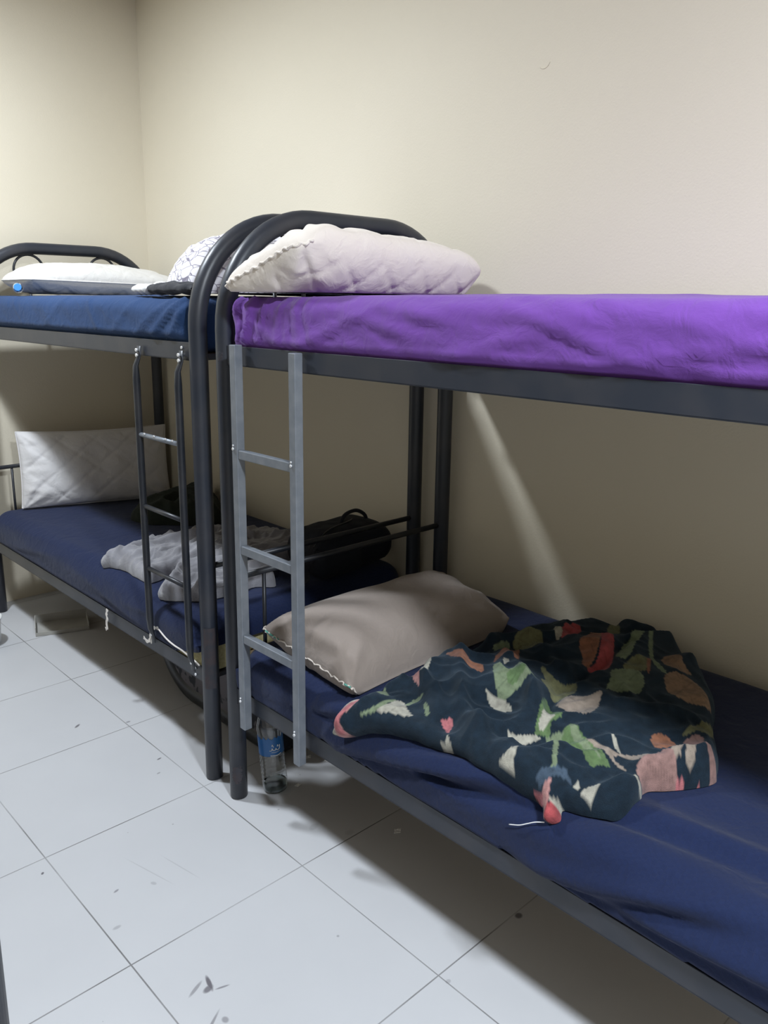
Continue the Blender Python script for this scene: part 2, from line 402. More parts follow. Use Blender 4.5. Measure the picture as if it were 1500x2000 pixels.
def make_bunk(y_foot, y_head, with_rings=True):
    root = empty('bunk_bed', ((XF+XR)/2, (y_foot+y_head)/2, 0))
    end_frame(root, y_head, -1, 'arched_end_frame')
    end_frame(root, y_foot, 1, 'arched_end_frame')
    side_rails(root, y_foot+.012, y_head-.012)
    return root

bunk = make_bunk(-.02, 1.895)
bunk2 = copy_tree(bunk); bunk2.location.y += 2.054
bunk3 = copy_tree(bunk); bunk3.location = Vector((0.320-.4485, 1.302+.9575, 0))
G = 'arched steel bunk beds'
tag(bunk, 'blue-black steel bunk bed with grey ladder, carrying the purple mattress', 'bunk bed', G)
tag(bunk2, 'blue-black steel bunk bed in the far corner with thin black ladder', 'bunk bed', G)
tag(bunk3, 'steel bunk bed across the aisle, only a sliver of post at the lower left edge', 'bunk bed', G)

# rust on the near posts (flaked patches of the paint)
def patch(root, x, y, z, w, h, ang, name='rust_patch'):
    vs_, fs = [], []
    n, m_ = 24, 30
    for j in range(m_+1):
        for i in range(n+1):
            a = ang + (i/n-.5)*w/TUBE
            fall = math.sin(math.pi*i/n)*math.sin(math.pi*j/m_)
            rr = TUBE + .0007*max(-1, min(.6, fall*2.0-.55+1.1*noise.noise(Vector((a*4, j*.7, z*10)))))
            vs_.append((x+rr*math.cos(a), y+rr*math.sin(a), z+(j/m_-.5)*h))
    for j in range(m_):
        for i in range(n):
            q = j*(n+1)+i; fs.append((q, q+1, q+n+2, q+n+1))
    return pymesh(name, vs_, fs, MAT['rust'], root)
patch(bunk, XF, 1.895, .085, .035, .06, math.radians(228))
patch(bunk2, XF, 2.032, .42, .04, .20, math.radians(235))
patch(bunk, XF, 1.895, 1.345, .02, .03, math.radians(200))

# grey ladder of square tube on the near bunk
def ladder_square(root):
    yl, yr, x = 1.792, 1.541, 1.190
    bm = bmesh.new(); add_box(bm, (x-.0125, yl-.0125, .287), (x+.0125, yl+.0125, 1.380), .002)
    lead = bmobj('ladder', bm, MAT['ladder'], root)
    bm = bmesh.new(); add_box(bm, (x-.0125, yr-.0125, .287), (x+.0125, yr+.0125, 1.372), .002)
    bmobj('ladder_rail', bm, MAT['ladder'], lead)
    lead.name = 'ladder'
    for z in (1.094, .830, .569):
        bm = bmesh.new(); add_box(bm, (x-.010, yr+.011, z-.012), (x+.010, yl-.011, z+.012), .002)
        bmobj('rung', bm, MAT['ladder'], lead)
    for (y, z) in ((yl, .375), (yr, .375), (yl, 1.108), (yr, 1.10)):
        bm = bmesh.new(); add_tube(bm, [(x-.012, y+.004, z), (x-.0165, y+.004, z)], .0038, seg=8)
        add_tube(bm, [(x-.012, y+.004, z+.009), (x-.0155, y+.004, z+.009)], .0025, seg=8)
        bmobj('screw', bm, MAT['bright'], lead)
    return lead
ladder_square(bunk)

# thin black ladder on the far bunk
def ladder_round(root):
    x = 1.194; lead = None
    for (y, zt, zb) in ((2.345, 1.352, .372), (2.092, 1.350, .357)):
        pts = [(x+.010, y, zt), (x+.008, y, zt-.03), (x-.004, y, zt-.06), (x-.004, y, zt-.10), (x-.004, y, .9), (x-.004, y, .6), (x-.004, y, zb+.09), (x-.003, y, zb+.05), (x+.004, y, zb+.02), (x+.005, y, zb)]
        r_ = [(.0035, .0125), (.004, .0125), (.008, .012), .0115, .0115, .0115, .0115, (.009, .012), (.004, .0125), (.0035, .0120)]
        r_ = [(a, a) if not isinstance(a, tuple) else a for a in r_]
        bm = bmesh.new()
        # swept tube with flattened ends
        rings = []
        for p, (a, b) in zip(pts, r_):
            rings.append([bm.verts.new((p[0]+a*math.cos(t), p[1]+b*math.sin(t), p[2])) for t in [2*math.pi*k/14 for k in range(14)]])
        for A, B in zip(rings, rings[1:]):
            for k in range(14):
                f_ = bm.faces.new((A[k], A[(k+1) % 14], B[(k+1) % 14], B[k])); f_.smooth = True
        bm.faces.new(rings[0]); bm.faces.new(rings[-1])
        o = bmobj('ladder' if lead is None else 'ladder_rail', bm, MAT['metal_dark'], root if lead is None else lead)
        if lead is None: lead = o
        for dz in (-.012, -.028):
            bm = bmesh.new(); add_tube(bm, [(x+.006, y, zt+dz), (x-.002, y, zt+dz)], .005, seg=8); bmobj('bolt', bm, MAT['bright'], lead)
        bm = bmesh.new(); add_tube(bm, [(x+.004, y, zb+.028), (x-.004, y, zb+.028)], .0045, seg=8); bmobj('bolt', bm, MAT['bright'], lead)
    for z in (1.078, .846, .636):
        bm = bmesh.new(); add_tube(bm, [(x-.004, 2.092, z), (x-.004, 2.345, z)], .0075, seg=10); bmobj('rung', bm, MAT['ladder'] if z > 1 else MAT['metal_dark'], lead)
    for y in (2.13, 2.17, 2.24, 2.30):
        bm = bmesh.new(); bmesh.ops.create_icosphere(bm, subdivisions=1, radius=.0042, matrix=Matrix.Translation((x-.010, y, 1.0845))); bmobj('paint_drip', bm, MAT['bright'], lead)
    return lead
ladder_round(bunk2)

# ---------------------------------------------------------------- mattresses
def rounded_box(name, lo, hi, rad, step, mat, parent, disp=None, crown=0.0, zfun=None):
    lo, hi = Vector(lo), Vector(hi); size = hi-lo; c = (lo+hi)/2; h = size/2
    n = [max(2, int(round(s/step))) for s in size]
    bm = bmesh.new()
    def face(ax, sgn):
        a, b = [i for i in range(3) if i != ax]
        grid = []
        for i in range(n[a]+1):
            row = []
            for j in range(n[b]+1):
                p = [0, 0, 0]; p[ax] = h[ax]*sgn
                p[a] = -h[a]+size[a]*i/n[a]; p[b] = -h[b]+size[b]*j/n[b]
                row.append(bm.verts.new(p))
            grid.append(row)
        for i in range(n[a]):
            for j in range(n[b]):
                bm.faces.new((grid[i][j], grid[i+1][j], grid[i+1][j+1], grid[i][j+1]))
    for ax in range(3):
        for s in (-1, 1): face(ax, s)
    bmesh.ops.remove_doubles(bm, verts=bm.verts, dist=1e-5)
    for v in bm.verts:
        p = v.co.copy(); q = Vector([max(-(h[i]-rad), min(h[i]-rad, p[i])) for i in range(3)])
        d = p-q
        nn = d.normalized() if d.length > 1e-9 else Vector((0, 0, 1))
        if d.length > 1e-9: p = q+nn*rad
        w = c+p
        if crown: w.z += crown*max(0, nn.z)*(1-(p.x/h.x)**2)*(1-(p.y/h.y)**2)**.5 if abs(p.y) < h.y and abs(p.x) < h.x else 0
        if disp and nn.z > -.75: w += nn*disp(w, nn)*(1-abs(nn.y)**2)
        if zfun: w = zfun(w)
        v.co = w
    return bmobj(name, bm, mat, parent, smooth=True)

def nz3(x, y, z, s=0): return noise.noise(Vector((x, y, z+s)))
def fold(t, w): return math.exp(-(t/w)**2)

def mattress(label, group, x0, x1, y0, y1, z0, z1, rad, sheet, disp, crown=.006, core='foam', zfun=None, step=.012):
    root = empty('mattress', ((x0+x1)/2, (y0+y1)/2, z0))
    tag(root, label, 'mattress', group)
    rounded_box('foam_core', (x0+.025, y0+.025, z0+.002), (x1-.025, y1-.025, z1-.03), min(rad*.8, .055), .03, MAT[core], root)
    rounded_box('fitted_sheet', (x0, y0, z0+.001), (x1, y1, z1), rad, step, sheet, root, disp, crown, zfun)
    return root

def tuck(w):
    # below the top of the side rails the mattress lies inside them
    if 1.3 < w.z < 1.380 and w.x < 1.4: w.x = max(w.x, 1.223)
    if w.z < .380 and w.x < 1.4: w.x = max(w.x, 1.223)
    elif w.z < .443 and w.x < 1.283: w.x = min(w.x, 1.208)
    return w

def disp_purple(w, n):
    side = max(0, -n.x); d = 0.0
    if side > .3:
        y = w.y
        g = max(0, min(1, (y-1.30)/.45))
        d += g*.012*(abs(nz3(y*26+3*nz3(y*3, w.z*4, 0), w.z*3, 2))*2-.6)
        d += g*.011*fold(y-1.775-.02*math.sin(w.z*20), .012) - .011*g*fold(y-1.80, .010)
        for (a, b, y_, k) in ((1.42, -.9, 1.46, .009), (1.44, 1.6, 1.25, .009), (1.40, -1.2, 1.02, .008), (1.45, 1.0, .82, .009), (1.41, -2.0, .62, .007), (1.46, 2.2, 1.12, .006), (1.43, 1.3, .45, .008)):
            t = (w.z-a) - (y-y_)/(b*3.2)
            d += k*fold(t, .012)*fold(y-y_, .16)
        d += .005*nz3(y*5+w.z*9, w.z*10, 5) + .004*(abs(nz3(y*10-w.z*18, w.z*20, 9))*2-.5)
    else:
        d += .004*nz3(w.x*5, w.y*4, 1)*max(0, n.z) + .002*nz3(w.x*14, w.y*12, 4)
    return d - .002

def disp_blue(w, n):
    d = 0.0
    if -n.x > .3:
        y = w.y
        for (y_, k, sl) in ((2.20, .010, -.9), (2.29, .006, -1.2), (2.12, .008, -.6), (2.47, .003, -1.0), (2.66, .004, .5), (3.02, .003, -1.1), (3.33, .003, .7)):
            t = (y-y_) - (w.z-1.43)*sl*1.6
            d += k*fold(t, .016)
        d += .004*nz3(y*9-w.z*14, w.z*6, 5)
        d += .007*fold(w.z-1.485, .02)*nz3(y*2, 0, 3)
    else:
        d += .004*nz3(w.x*5, w.y*5, 2)*max(0, n.z)
    return (d - .002)*max(.15, min(1, (w.z-1.372)/.03))

def disp_lower(w, n, yend=1.84):
    d = 0.0
    s = (w.z-.365) + max(0, w.x-1.283)
    if n.x < .3 and w.x < 1.7:
        y = w.y
        for (s0, m_, y_, L_, k, wd) in ((.050, .26, 1.32, .22, .022, .018), (.105, .24, 1.12, .24, .020, .018), (.165, .22, .85, .28, .018, .020), (.08, .30, .62, .22, .018, .018), (.03, -.20, 1.70, .20, .008, .014), (.10, .24, 1.50, .18, .014, .016), (.25, .12, .55, .45, .010, .026), (.060, .10, .50, .30, .018, .018)):
            t = s - (s0 - m_*(y-y_))
            d += k*fold(t, wd)*fold(y-y_, L_) - k*.8*fold(t+wd*1.7, wd)*fold(y-y_, L_)
        d += .003*nz3(y*4, s*14, 5)
    d += .0025*nz3(w.x*6, w.y*5, 1)
    if n.x < -.2: d = min(d, .0005 + .016*min(1, max(0, (1.51-w.y)/.12)))
    return d - .001

def disp_lower2(w, n):
    d = 0.0
    s = (w.z-.365) + max(0, w.x-1.283)
    if n.x < .3 and w.x < 1.7:
        y = w.y
        for (s0, m_, y_, L_, k, wd) in ((.10, .10, 2.35, .3, .006, .012), (.05, -.12, 2.6, .3, .005, .012), (.14, .05, 3.3, .4, .005, .014), (.07, .15, 3.45, .3, .005, .012)):
            t = s - (s0 - m_*(y-y_))
            d += k*fold(t, wd)*fold(y-y_, L_)
        d += .003*nz3(y*4, s*14, 8)
    d += .0025*nz3(w.x*6, w.y*5, 7)
    if n.x < -.2: d = min(d, .0005 + .016*min(1, max(0, (w.y-2.37)/.12)))
    return d - .001

GM = 'mattresses on the bunk beds'
mattress('upper mattress in a wrinkled purple sheet on the near bunk', GM, 1.206, 2.125, .012, 1.854, 1.340, 1.503, .045, MAT['purple'], disp_purple, crown=.012, zfun=tuck)
mattress('upper mattress in a steel blue sheet on the far bunk', GM, 1.206, 2.125, 2.068, 3.918, 1.340, 1.500, .045, MAT['blue'], disp_blue, crown=.010, zfun=tuck)
mattress('lower mattress in a navy sheet with long folds, under the floral blanket', GM, 1.205, 2.129, .012, 1.866, .342, .521, .078, MAT['navy'], disp_lower, crown=.002, zfun=tuck, step=.008)
def hem(w):
    # the sheet has ridden up at the foot and leaves the foam bare
    z = w.z
    t = max(0, min(1, (2.33-w.y)/.28))
    zmin = .366 + .062*t*t*(3-2*t)
    if w.x < 1.6 and z < zmin: z = zmin - (zmin-z)*.15
    w.z = z; return tuck(w)
m2 = mattress('lower mattress in a navy sheet on the far bunk, foam bare at its foot', GM, 1.205, 2.129, 2.066, 3.915, .342, .521, .078, MAT['navy'], disp_lower2, crown=.002, zfun=hem)
# exposed foam edge at the foot
bm = bmesh.new(); add_box(bm, (1.2195, 2.066, .344), (1.40, 2.26, .432), .006); bmobj('foam_edge', bm, MAT['foam'], m2)

def ribbon(name, pts, w, mat, parent, normal=(1, 0, 0), th=.0015):
    P = smooth_line(pts, 6); vs_, fs = [], []
    nrm = Vector(normal)
    for i, p in enumerate(P):
        t = (P[min(i+1, len(P)-1)] - P[max(i-1, 0)]).normalized()
        s_ = t.cross(nrm)
        s_ = s_.normalized() if s_.length > 1e-6 else Vector((0, 1, 0))
        ww = w*(1+.35*math.sin(i*1.3))
        for k in (-1, 1):
            for q in (-1, 1): vs_.append(p + s_*ww*.5*k + nrm*th*.5*q)
    for i in range(len(P)-1):
        a = i*4; b = a+4
        fs += [(a, a+1, b+1, b), (a+2, b+2, b+3, a+3), (a, b, b+2, a+2), (a+1, a+3, b+3, b+1)]
    fs += [(0, 2, 3, 1), (len(vs_)-4, len(vs_)-3, len(vs_)-1, len(vs_)-2)]
    return pymesh(name, vs_, fs, mat, parent, smooth=False)
ribbon('tie_strap', [(1.2, 2.693, .385), (1.198, 2.698, .365), (1.196, 2.690, .345), (1.197, 2.702, .330), (1.196, 2.694, .316), (1.196, 2.708, .305)], .012, MAT['string'], m2)
ribbon('tie_strap', [(1.206, 2.322, .425), (1.207, 2.350, .418), (1.204, 2.371, .400), (1.201, 2.374, .374), (1.199, 2.388, .358), (1.198, 2.414, .366)], .010, MAT['string'], m2)
ribbon('tie_strap', [(1.205, 2.367, .41), (1.203, 2.366, .38), (1.202, 2.370, .357)], .007, MAT['string'], m2)
tube('hem_cord', smooth_line([(1.206, 2.322, .424), (1.204, 2.27, .408), (1.204, 2.22, .400), (1.2055, 2.17, .397), (1.2075, 2.11, .387), (1.208, 2.07, .380)], 5), .0028, MAT['string'], m2, seg=8)

# outlines in cloth coordinates: distance across the cloth from the aisle side, position along the bed
FLORAL = [(0.001, 1.381), (0.041, 1.379), (0.081, 1.361), (0.105, 1.325), (0.15, 1.399), (0.188, 1.405), (0.227, 1.349), (0.228, 1.317), (0.315, 1.393), (0.408, 1.407), (0.422, 1.363), (0.501, 1.337), (0.609, 1.321), (0.694, 1.284), (0.76, 1.25), (0.846, 1.209), (0.904, 1.157), (0.975, 1.156), (0.99, 1.095), (0.97, 1.028), (0.888, 0.924), (0.803, 0.832), (0.683, 0.736), (0.573, 0.69), (0.435, 0.615), (0.382, 0.599), (0.329, 0.623), (0.282, 0.654), (0.249, 0.679), (0.203, 0.667), (0.158, 0.67), (0.121, 0.697), (0.1, 0.763), (0.09, 0.777), (0.063, 0.767), (0.05, 0.786), (0.073, 0.806), (0.081, 0.822), (0.078, 0.884), (0.077, 0.95), (0.081, 1.026), (0.072, 1.094), (0.062, 1.183), (0.04, 1.27), (0.009, 1.332)]
PATTERN = [
  ('pink', [(0.013, 1.368), (0.038, 1.371), (0.067, 1.359), (0.087, 1.343), (0.089, 1.335), (0.062, 1.324), (0.04, 1.328), (0.019, 1.32), (0.007, 1.343)]),
  ('rose', [(0.021, 1.341), (0.042, 1.348), (0.073, 1.34), (0.075, 1.332), (0.052, 1.327), (0.037, 1.328), (0.022, 1.321)]),
  ('cream', [(0.021, 1.379), (0.039, 1.378), (0.065, 1.363), (0.086, 1.345), (0.064, 1.347), (0.04, 1.357), (0.01, 1.359)]),
  ('sage', [(0.12, 1.374), (0.166, 1.397), (0.204, 1.346), (0.174, 1.357), (0.152, 1.345), (0.114, 1.29), (0.1, 1.305), (0.104, 1.337), (0.107, 1.353)]),
  ('cream', [(0.071, 1.258), (0.095, 1.259), (0.119, 1.269), (0.128, 1.255), (0.107, 1.215), (0.094, 1.177), (0.085, 1.199), (0.08, 1.232)]),
  ('sage', [(0.058, 1.289), (0.081, 1.272), (0.115, 1.274), (0.118, 1.27), (0.079, 1.259), (0.062, 1.272)]),
  ('sage', [(0.119, 1.24), (0.154, 1.246), (0.175, 1.237), (0.162, 1.229), (0.121, 1.232)]),
  ('cream', [(0.27, 1.353), (0.315, 1.37), (0.313, 1.342), (0.278, 1.306), (0.233, 1.281), (0.217, 1.286), (0.24, 1.319)]),
  ('pink', [(0.228, 1.33), (0.255, 1.338), (0.237, 1.31), (0.194, 1.265), (0.195, 1.275), (0.209, 1.304)]),
  ('rust', [(0.346, 1.317), (0.359, 1.285), (0.36, 1.237), (0.354, 1.196), (0.327, 1.174), (0.322, 1.196), (0.322, 1.253)]),
  ('rose', [(0.12, 1.124), (0.134, 1.119), (0.14, 1.105), (0.107, 1.083), (0.103, 1.083)]),
  ('cream', [(0.076, 1.085), (0.083, 1.062), (0.093, 1.068), (0.088, 1.055), (0.082, 1.044), (0.076, 1.06)]),
  ('sage', [(0.144, 1.202), (0.144, 1.193), (0.116, 1.156), (0.111, 1.159), (0.121, 1.177)]),
  ('sage', [(0.488, 1.269), (0.525, 1.273), (0.549, 1.262), (0.512, 1.234), (0.471, 1.231)]),
  ('olive', [(0.555, 1.252), (0.611, 1.24), (0.62, 1.208), (0.57, 1.163), (0.529, 1.166), (0.528, 1.207)]),
  ('rust', [(0.378, 1.18), (0.422, 1.201), (0.464, 1.197), (0.471, 1.171), (0.417, 1.13), (0.4, 1.129), (0.417, 1.155), (0.395, 1.171)]),
  ('sage', [(0.341, 1.153), (0.359, 1.151), (0.346, 1.127), (0.338, 1.103), (0.37, 1.088), (0.366, 1.059), (0.352, 1.03), (0.325, 1.037), (0.295, 1.049), (0.253, 1.054), (0.275, 1.089)]),
  ('green', [(0.325, 1.097), (0.356, 1.082), (0.356, 1.06), (0.324, 1.057), (0.302, 1.071)]),
  ('cream', [(0.26, 1.108), (0.262, 1.083), (0.26, 1.047), (0.244, 1.017), (0.237, 1.042), (0.241, 1.075)]),
  ('cream', [(0.384, 1.155), (0.388, 1.144), (0.38, 1.131), (0.36, 1.132)]),
  ('cream', [(0.165, 0.969), (0.176, 0.95), (0.202, 0.926), (0.211, 0.91), (0.171, 0.923), (0.138, 0.931), (0.151, 0.946)]),
  ('rust', [(0.614, 1.08), (0.703, 1.112), (0.777, 1.125), (0.743, 1.091), (0.628, 1.03), (0.564, 1.007), (0.53, 1.001), (0.529, 1.016), (0.57, 1.04)]),
  ('red', [(0.76, 1.101), (0.783, 1.097), (0.706, 1.035), (0.633, 0.988), (0.574, 0.96), (0.537, 0.953), (0.521, 0.971), (0.527, 1.0), (0.567, 1.0), (0.631, 1.026)]),
  ('red', [(0.669, 1.177), (0.721, 1.188), (0.755, 1.172), (0.716, 1.138), (0.669, 1.145), (0.635, 1.149)]),
  ('cream', [(0.672, 1.2), (0.686, 1.188), (0.661, 1.163), (0.621, 1.154)]),
  ('olive', [(0.557, 1.25), (0.591, 1.252), (0.621, 1.22), (0.575, 1.173), (0.563, 1.146), (0.527, 1.171), (0.532, 1.208)]),
  ('olive', [(0.831, 1.125), (0.928, 1.144), (0.831, 1.084), (0.788, 1.082)]),
  ('sage', [(0.924, 1.095), (0.935, 1.073), (0.914, 1.034), (0.873, 0.987), (0.836, 1.002), (0.884, 1.063)]),
  ('sage', [(0.628, 0.98), (0.689, 0.995), (0.766, 1.012), (0.846, 1.008), (0.717, 0.973), (0.682, 0.958), (0.622, 0.944), (0.613, 0.963)]),
  ('sage', [(0.852, 1.007), (0.867, 1.003), (0.706, 0.916), (0.644, 0.848), (0.631, 0.851), (0.688, 0.917)]),
  ('olive', [(0.568, 0.924), (0.607, 0.935), (0.645, 0.933), (0.666, 0.913), (0.634, 0.893), (0.599, 0.883), (0.578, 0.902)]),
  ('sage', [(0.543, 0.941), (0.566, 0.919), (0.585, 0.89), (0.573, 0.87), (0.541, 0.851), (0.509, 0.846), (0.489, 0.857), (0.479, 0.882), (0.465, 0.907), (0.504, 0.92)]),
  ('rustl', [(0.706, 0.894), (0.76, 0.894), (0.747, 0.867), (0.715, 0.836), (0.694, 0.806), (0.673, 0.83), (0.679, 0.864)]),
  ('rustl', [(0.606, 0.833), (0.633, 0.84), (0.657, 0.833), (0.663, 0.81), (0.66, 0.775), (0.63, 0.742), (0.592, 0.706), (0.571, 0.731), (0.558, 0.763), (0.565, 0.8)]),
  ('rust', [(0.659, 0.909), (0.683, 0.91), (0.608, 0.873), (0.604, 0.878)]),
  ('olive', [(0.426, 1.068), (0.426, 1.044), (0.424, 1.013), (0.45, 0.99), (0.443, 0.973), (0.416, 0.963), (0.372, 0.961), (0.35, 0.974), (0.36, 1.006), (0.377, 1.035), (0.39, 1.029)]),
  ('creamd', [(0.329, 0.956), (0.381, 0.96), (0.403, 0.95), (0.414, 0.926), (0.435, 0.902), (0.402, 0.887), (0.356, 0.873), (0.324, 0.875), (0.317, 0.908)]),
  ('green', [(0.208, 0.927), (0.283, 0.965), (0.323, 0.978), (0.306, 0.95), (0.304, 0.924), (0.28, 0.909), (0.251, 0.916), (0.231, 0.901), (0.219, 0.917)]),
  ('cream', [(0.222, 0.927), (0.263, 0.948), (0.294, 0.953), (0.286, 0.929), (0.262, 0.919), (0.239, 0.919)]),
  ('cream', [(0.167, 0.97), (0.175, 0.949), (0.197, 0.933), (0.209, 0.91), (0.17, 0.921), (0.137, 0.931)]),
  ('sage', [(0.221, 0.906), (0.248, 0.881), (0.225, 0.866), (0.209, 0.865), (0.12, 0.811), (0.115, 0.818), (0.2, 0.874), (0.206, 0.888)]),
  ('green', [(0.245, 0.879), (0.272, 0.882), (0.277, 0.874), (0.263, 0.83), (0.246, 0.79), (0.229, 0.761), (0.212, 0.744), (0.201, 0.762), (0.186, 0.766), (0.194, 0.793), (0.209, 0.833), (0.225, 0.866)]),
  ('sage', [(0.267, 0.879), (0.277, 0.874), (0.258, 0.834), (0.242, 0.802), (0.215, 0.767), (0.223, 0.79), (0.239, 0.837)]),
  ('creamd', [(0.258, 0.834), (0.261, 0.799), (0.262, 0.76), (0.272, 0.728), (0.287, 0.695), (0.258, 0.705), (0.259, 0.748), (0.24, 0.751), (0.227, 0.712), (0.223, 0.73), (0.241, 0.765)]),
  ('cream', [(0.305, 0.8), (0.299, 0.786), (0.274, 0.756), (0.266, 0.76)]),
  ('cream', [(0.084, 0.909), (0.099, 0.903), (0.114, 0.897), (0.095, 0.88), (0.087, 0.876)]),
  ('cream', [(0.117, 0.748), (0.135, 0.741), (0.147, 0.727), (0.124, 0.721), (0.116, 0.725)]),
  ('cream', [(0.12, 0.769), (0.135, 0.77), (0.129, 0.76), (0.118, 0.755)]),
  ('cream', [(0.214, 0.693), (0.223, 0.691), (0.213, 0.669), (0.201, 0.667), (0.197, 0.678)]),
  ('rose', [(0.085, 0.833), (0.085, 0.822), (0.087, 0.813), (0.071, 0.795), (0.073, 0.809), (0.079, 0.823)]),
  ('pink', [(0.087, 0.811), (0.099, 0.812), (0.1, 0.8), (0.081, 0.79), (0.073, 0.791), (0.052, 0.783), (0.054, 0.791), (0.07, 0.797)]),
  ('red', [(0.073, 0.791), (0.08, 0.786), (0.084, 0.771), (0.072, 0.766), (0.059, 0.765), (0.053, 0.777), (0.059, 0.786)]),
  ('cream', [(0.083, 0.788), (0.093, 0.782), (0.093, 0.773), (0.083, 0.77), (0.083, 0.781)]),
  ('pink_shaded', [(0.245, 0.703), (0.285, 0.694), (0.325, 0.678), (0.311, 0.648), (0.289, 0.637), (0.242, 0.664), (0.224, 0.68)]),
  ('rust', [(0.36, 0.733), (0.385, 0.738), (0.403, 0.723), (0.397, 0.695), (0.37, 0.685), (0.342, 0.697), (0.336, 0.711)]),
  ('pink_shaded', [(0.413, 0.686), (0.446, 0.675), (0.438, 0.654), (0.411, 0.638), (0.4, 0.613), (0.394, 0.598), (0.365, 0.597), (0.383, 0.615), (0.389, 0.644), (0.401, 0.67)]),
  ('creamd', [(0.37, 0.685), (0.391, 0.679), (0.382, 0.666), (0.365, 0.668)]),
  ('creamd', [(0.334, 0.676), (0.356, 0.674), (0.352, 0.659), (0.328, 0.653), (0.321, 0.663)]),
  ('creamd', [(0.356, 0.656), (0.373, 0.653), (0.367, 0.638), (0.338, 0.629), (0.332, 0.639)]),
  ('rose', [(0.301, 0.643), (0.318, 0.635), (0.303, 0.624), (0.289, 0.633)]),
  ('rose', [(0.321, 0.617), (0.347, 0.614), (0.331, 0.601), (0.313, 0.607)]),
  ('olive', [(0.428, 0.694), (0.461, 0.697), (0.506, 0.688), (0.531, 0.678), (0.54, 0.669), (0.472, 0.65), (0.455, 0.659), (0.458, 0.678)]),
  ('greyb', [(0.101, 0.834), (0.115, 0.826), (0.13, 0.802), (0.123, 0.772), (0.115, 0.79), (0.102, 0.804), (0.09, 0.819)]),
]
TOWEL = [(0.082, 2.803), (0.151, 2.882), (0.17, 2.848), (0.281, 2.905), (0.344, 2.897), (0.409, 2.889), (0.43, 2.919), (0.444, 2.828), (0.518, 2.892), (0.603, 2.849), (0.684, 2.779), (0.752, 2.689), (0.785, 2.59), (0.882, 2.576), (0.986, 2.516), (0.875, 2.434), (0.72, 2.341), (0.627, 2.256), (0.517, 2.236), (0.424, 2.173), (0.364, 2.211), (0.274, 2.202), (0.196, 2.206), (0.152, 2.213), (0.102, 2.271), (0.078, 2.344), (0.089, 2.38), (0.152, 2.413), (0.22, 2.498), (0.172, 2.503), (0.114, 2.485), (0.103, 2.555), (0.108, 2.643), (0.102, 2.692), (0.093, 2.754)]
BUNDLE = [(0.461, 3.326), (0.63, 3.429), (0.821, 3.687), (0.947, 3.768), (0.99, 3.672), (0.99, 3.494), (0.783, 3.048), (0.657, 3.018), (0.555, 3.106), (0.479, 3.194)]
FOLDS = [[(0.265, 0.944), (0.396, 0.994), (0.58, 0.982), (0.74, 1.002)], [(0.333, 1.396), (0.213, 1.263), (0.098, 1.117), (0.075, 1.039)], [(0.027, 1.329), (0.056, 1.223), (0.08, 1.113), (0.081, 1.023)], [(0.412, 1.318), (0.182, 1.118), (0.105, 0.988), (0.093, 0.855)], [(0.194, 0.842), (0.13, 0.928), (0.133, 1.068)], [(0.254, 0.685), (0.333, 0.659), (0.404, 0.616)], [(0.517, 1.295), (0.374, 1.099), (0.265, 0.944)], [(0.598, 1.234), (0.469, 1.044), (0.424, 0.857), (0.538, 0.679)], [(0.102, 0.788), (0.131, 0.728), (0.191, 0.673)], [(0.127, 1.379), (0.091, 1.295), (0.04, 1.337)]]
TFOLDS = [[(0.097, 2.756), (0.22, 2.746), (0.358, 2.757), (0.536, 2.742)], [(0.097, 2.693), (0.19, 2.648), (0.259, 2.547), (0.378, 2.565)], [(0.097, 2.322), (0.229, 2.459), (0.362, 2.538)], [(0.16, 2.242), (0.324, 2.374), (0.516, 2.361)], [(0.547, 2.685), (0.62, 2.574), (0.796, 2.468)], [(0.362, 2.269), (0.464, 2.289), (0.579, 2.226)]]

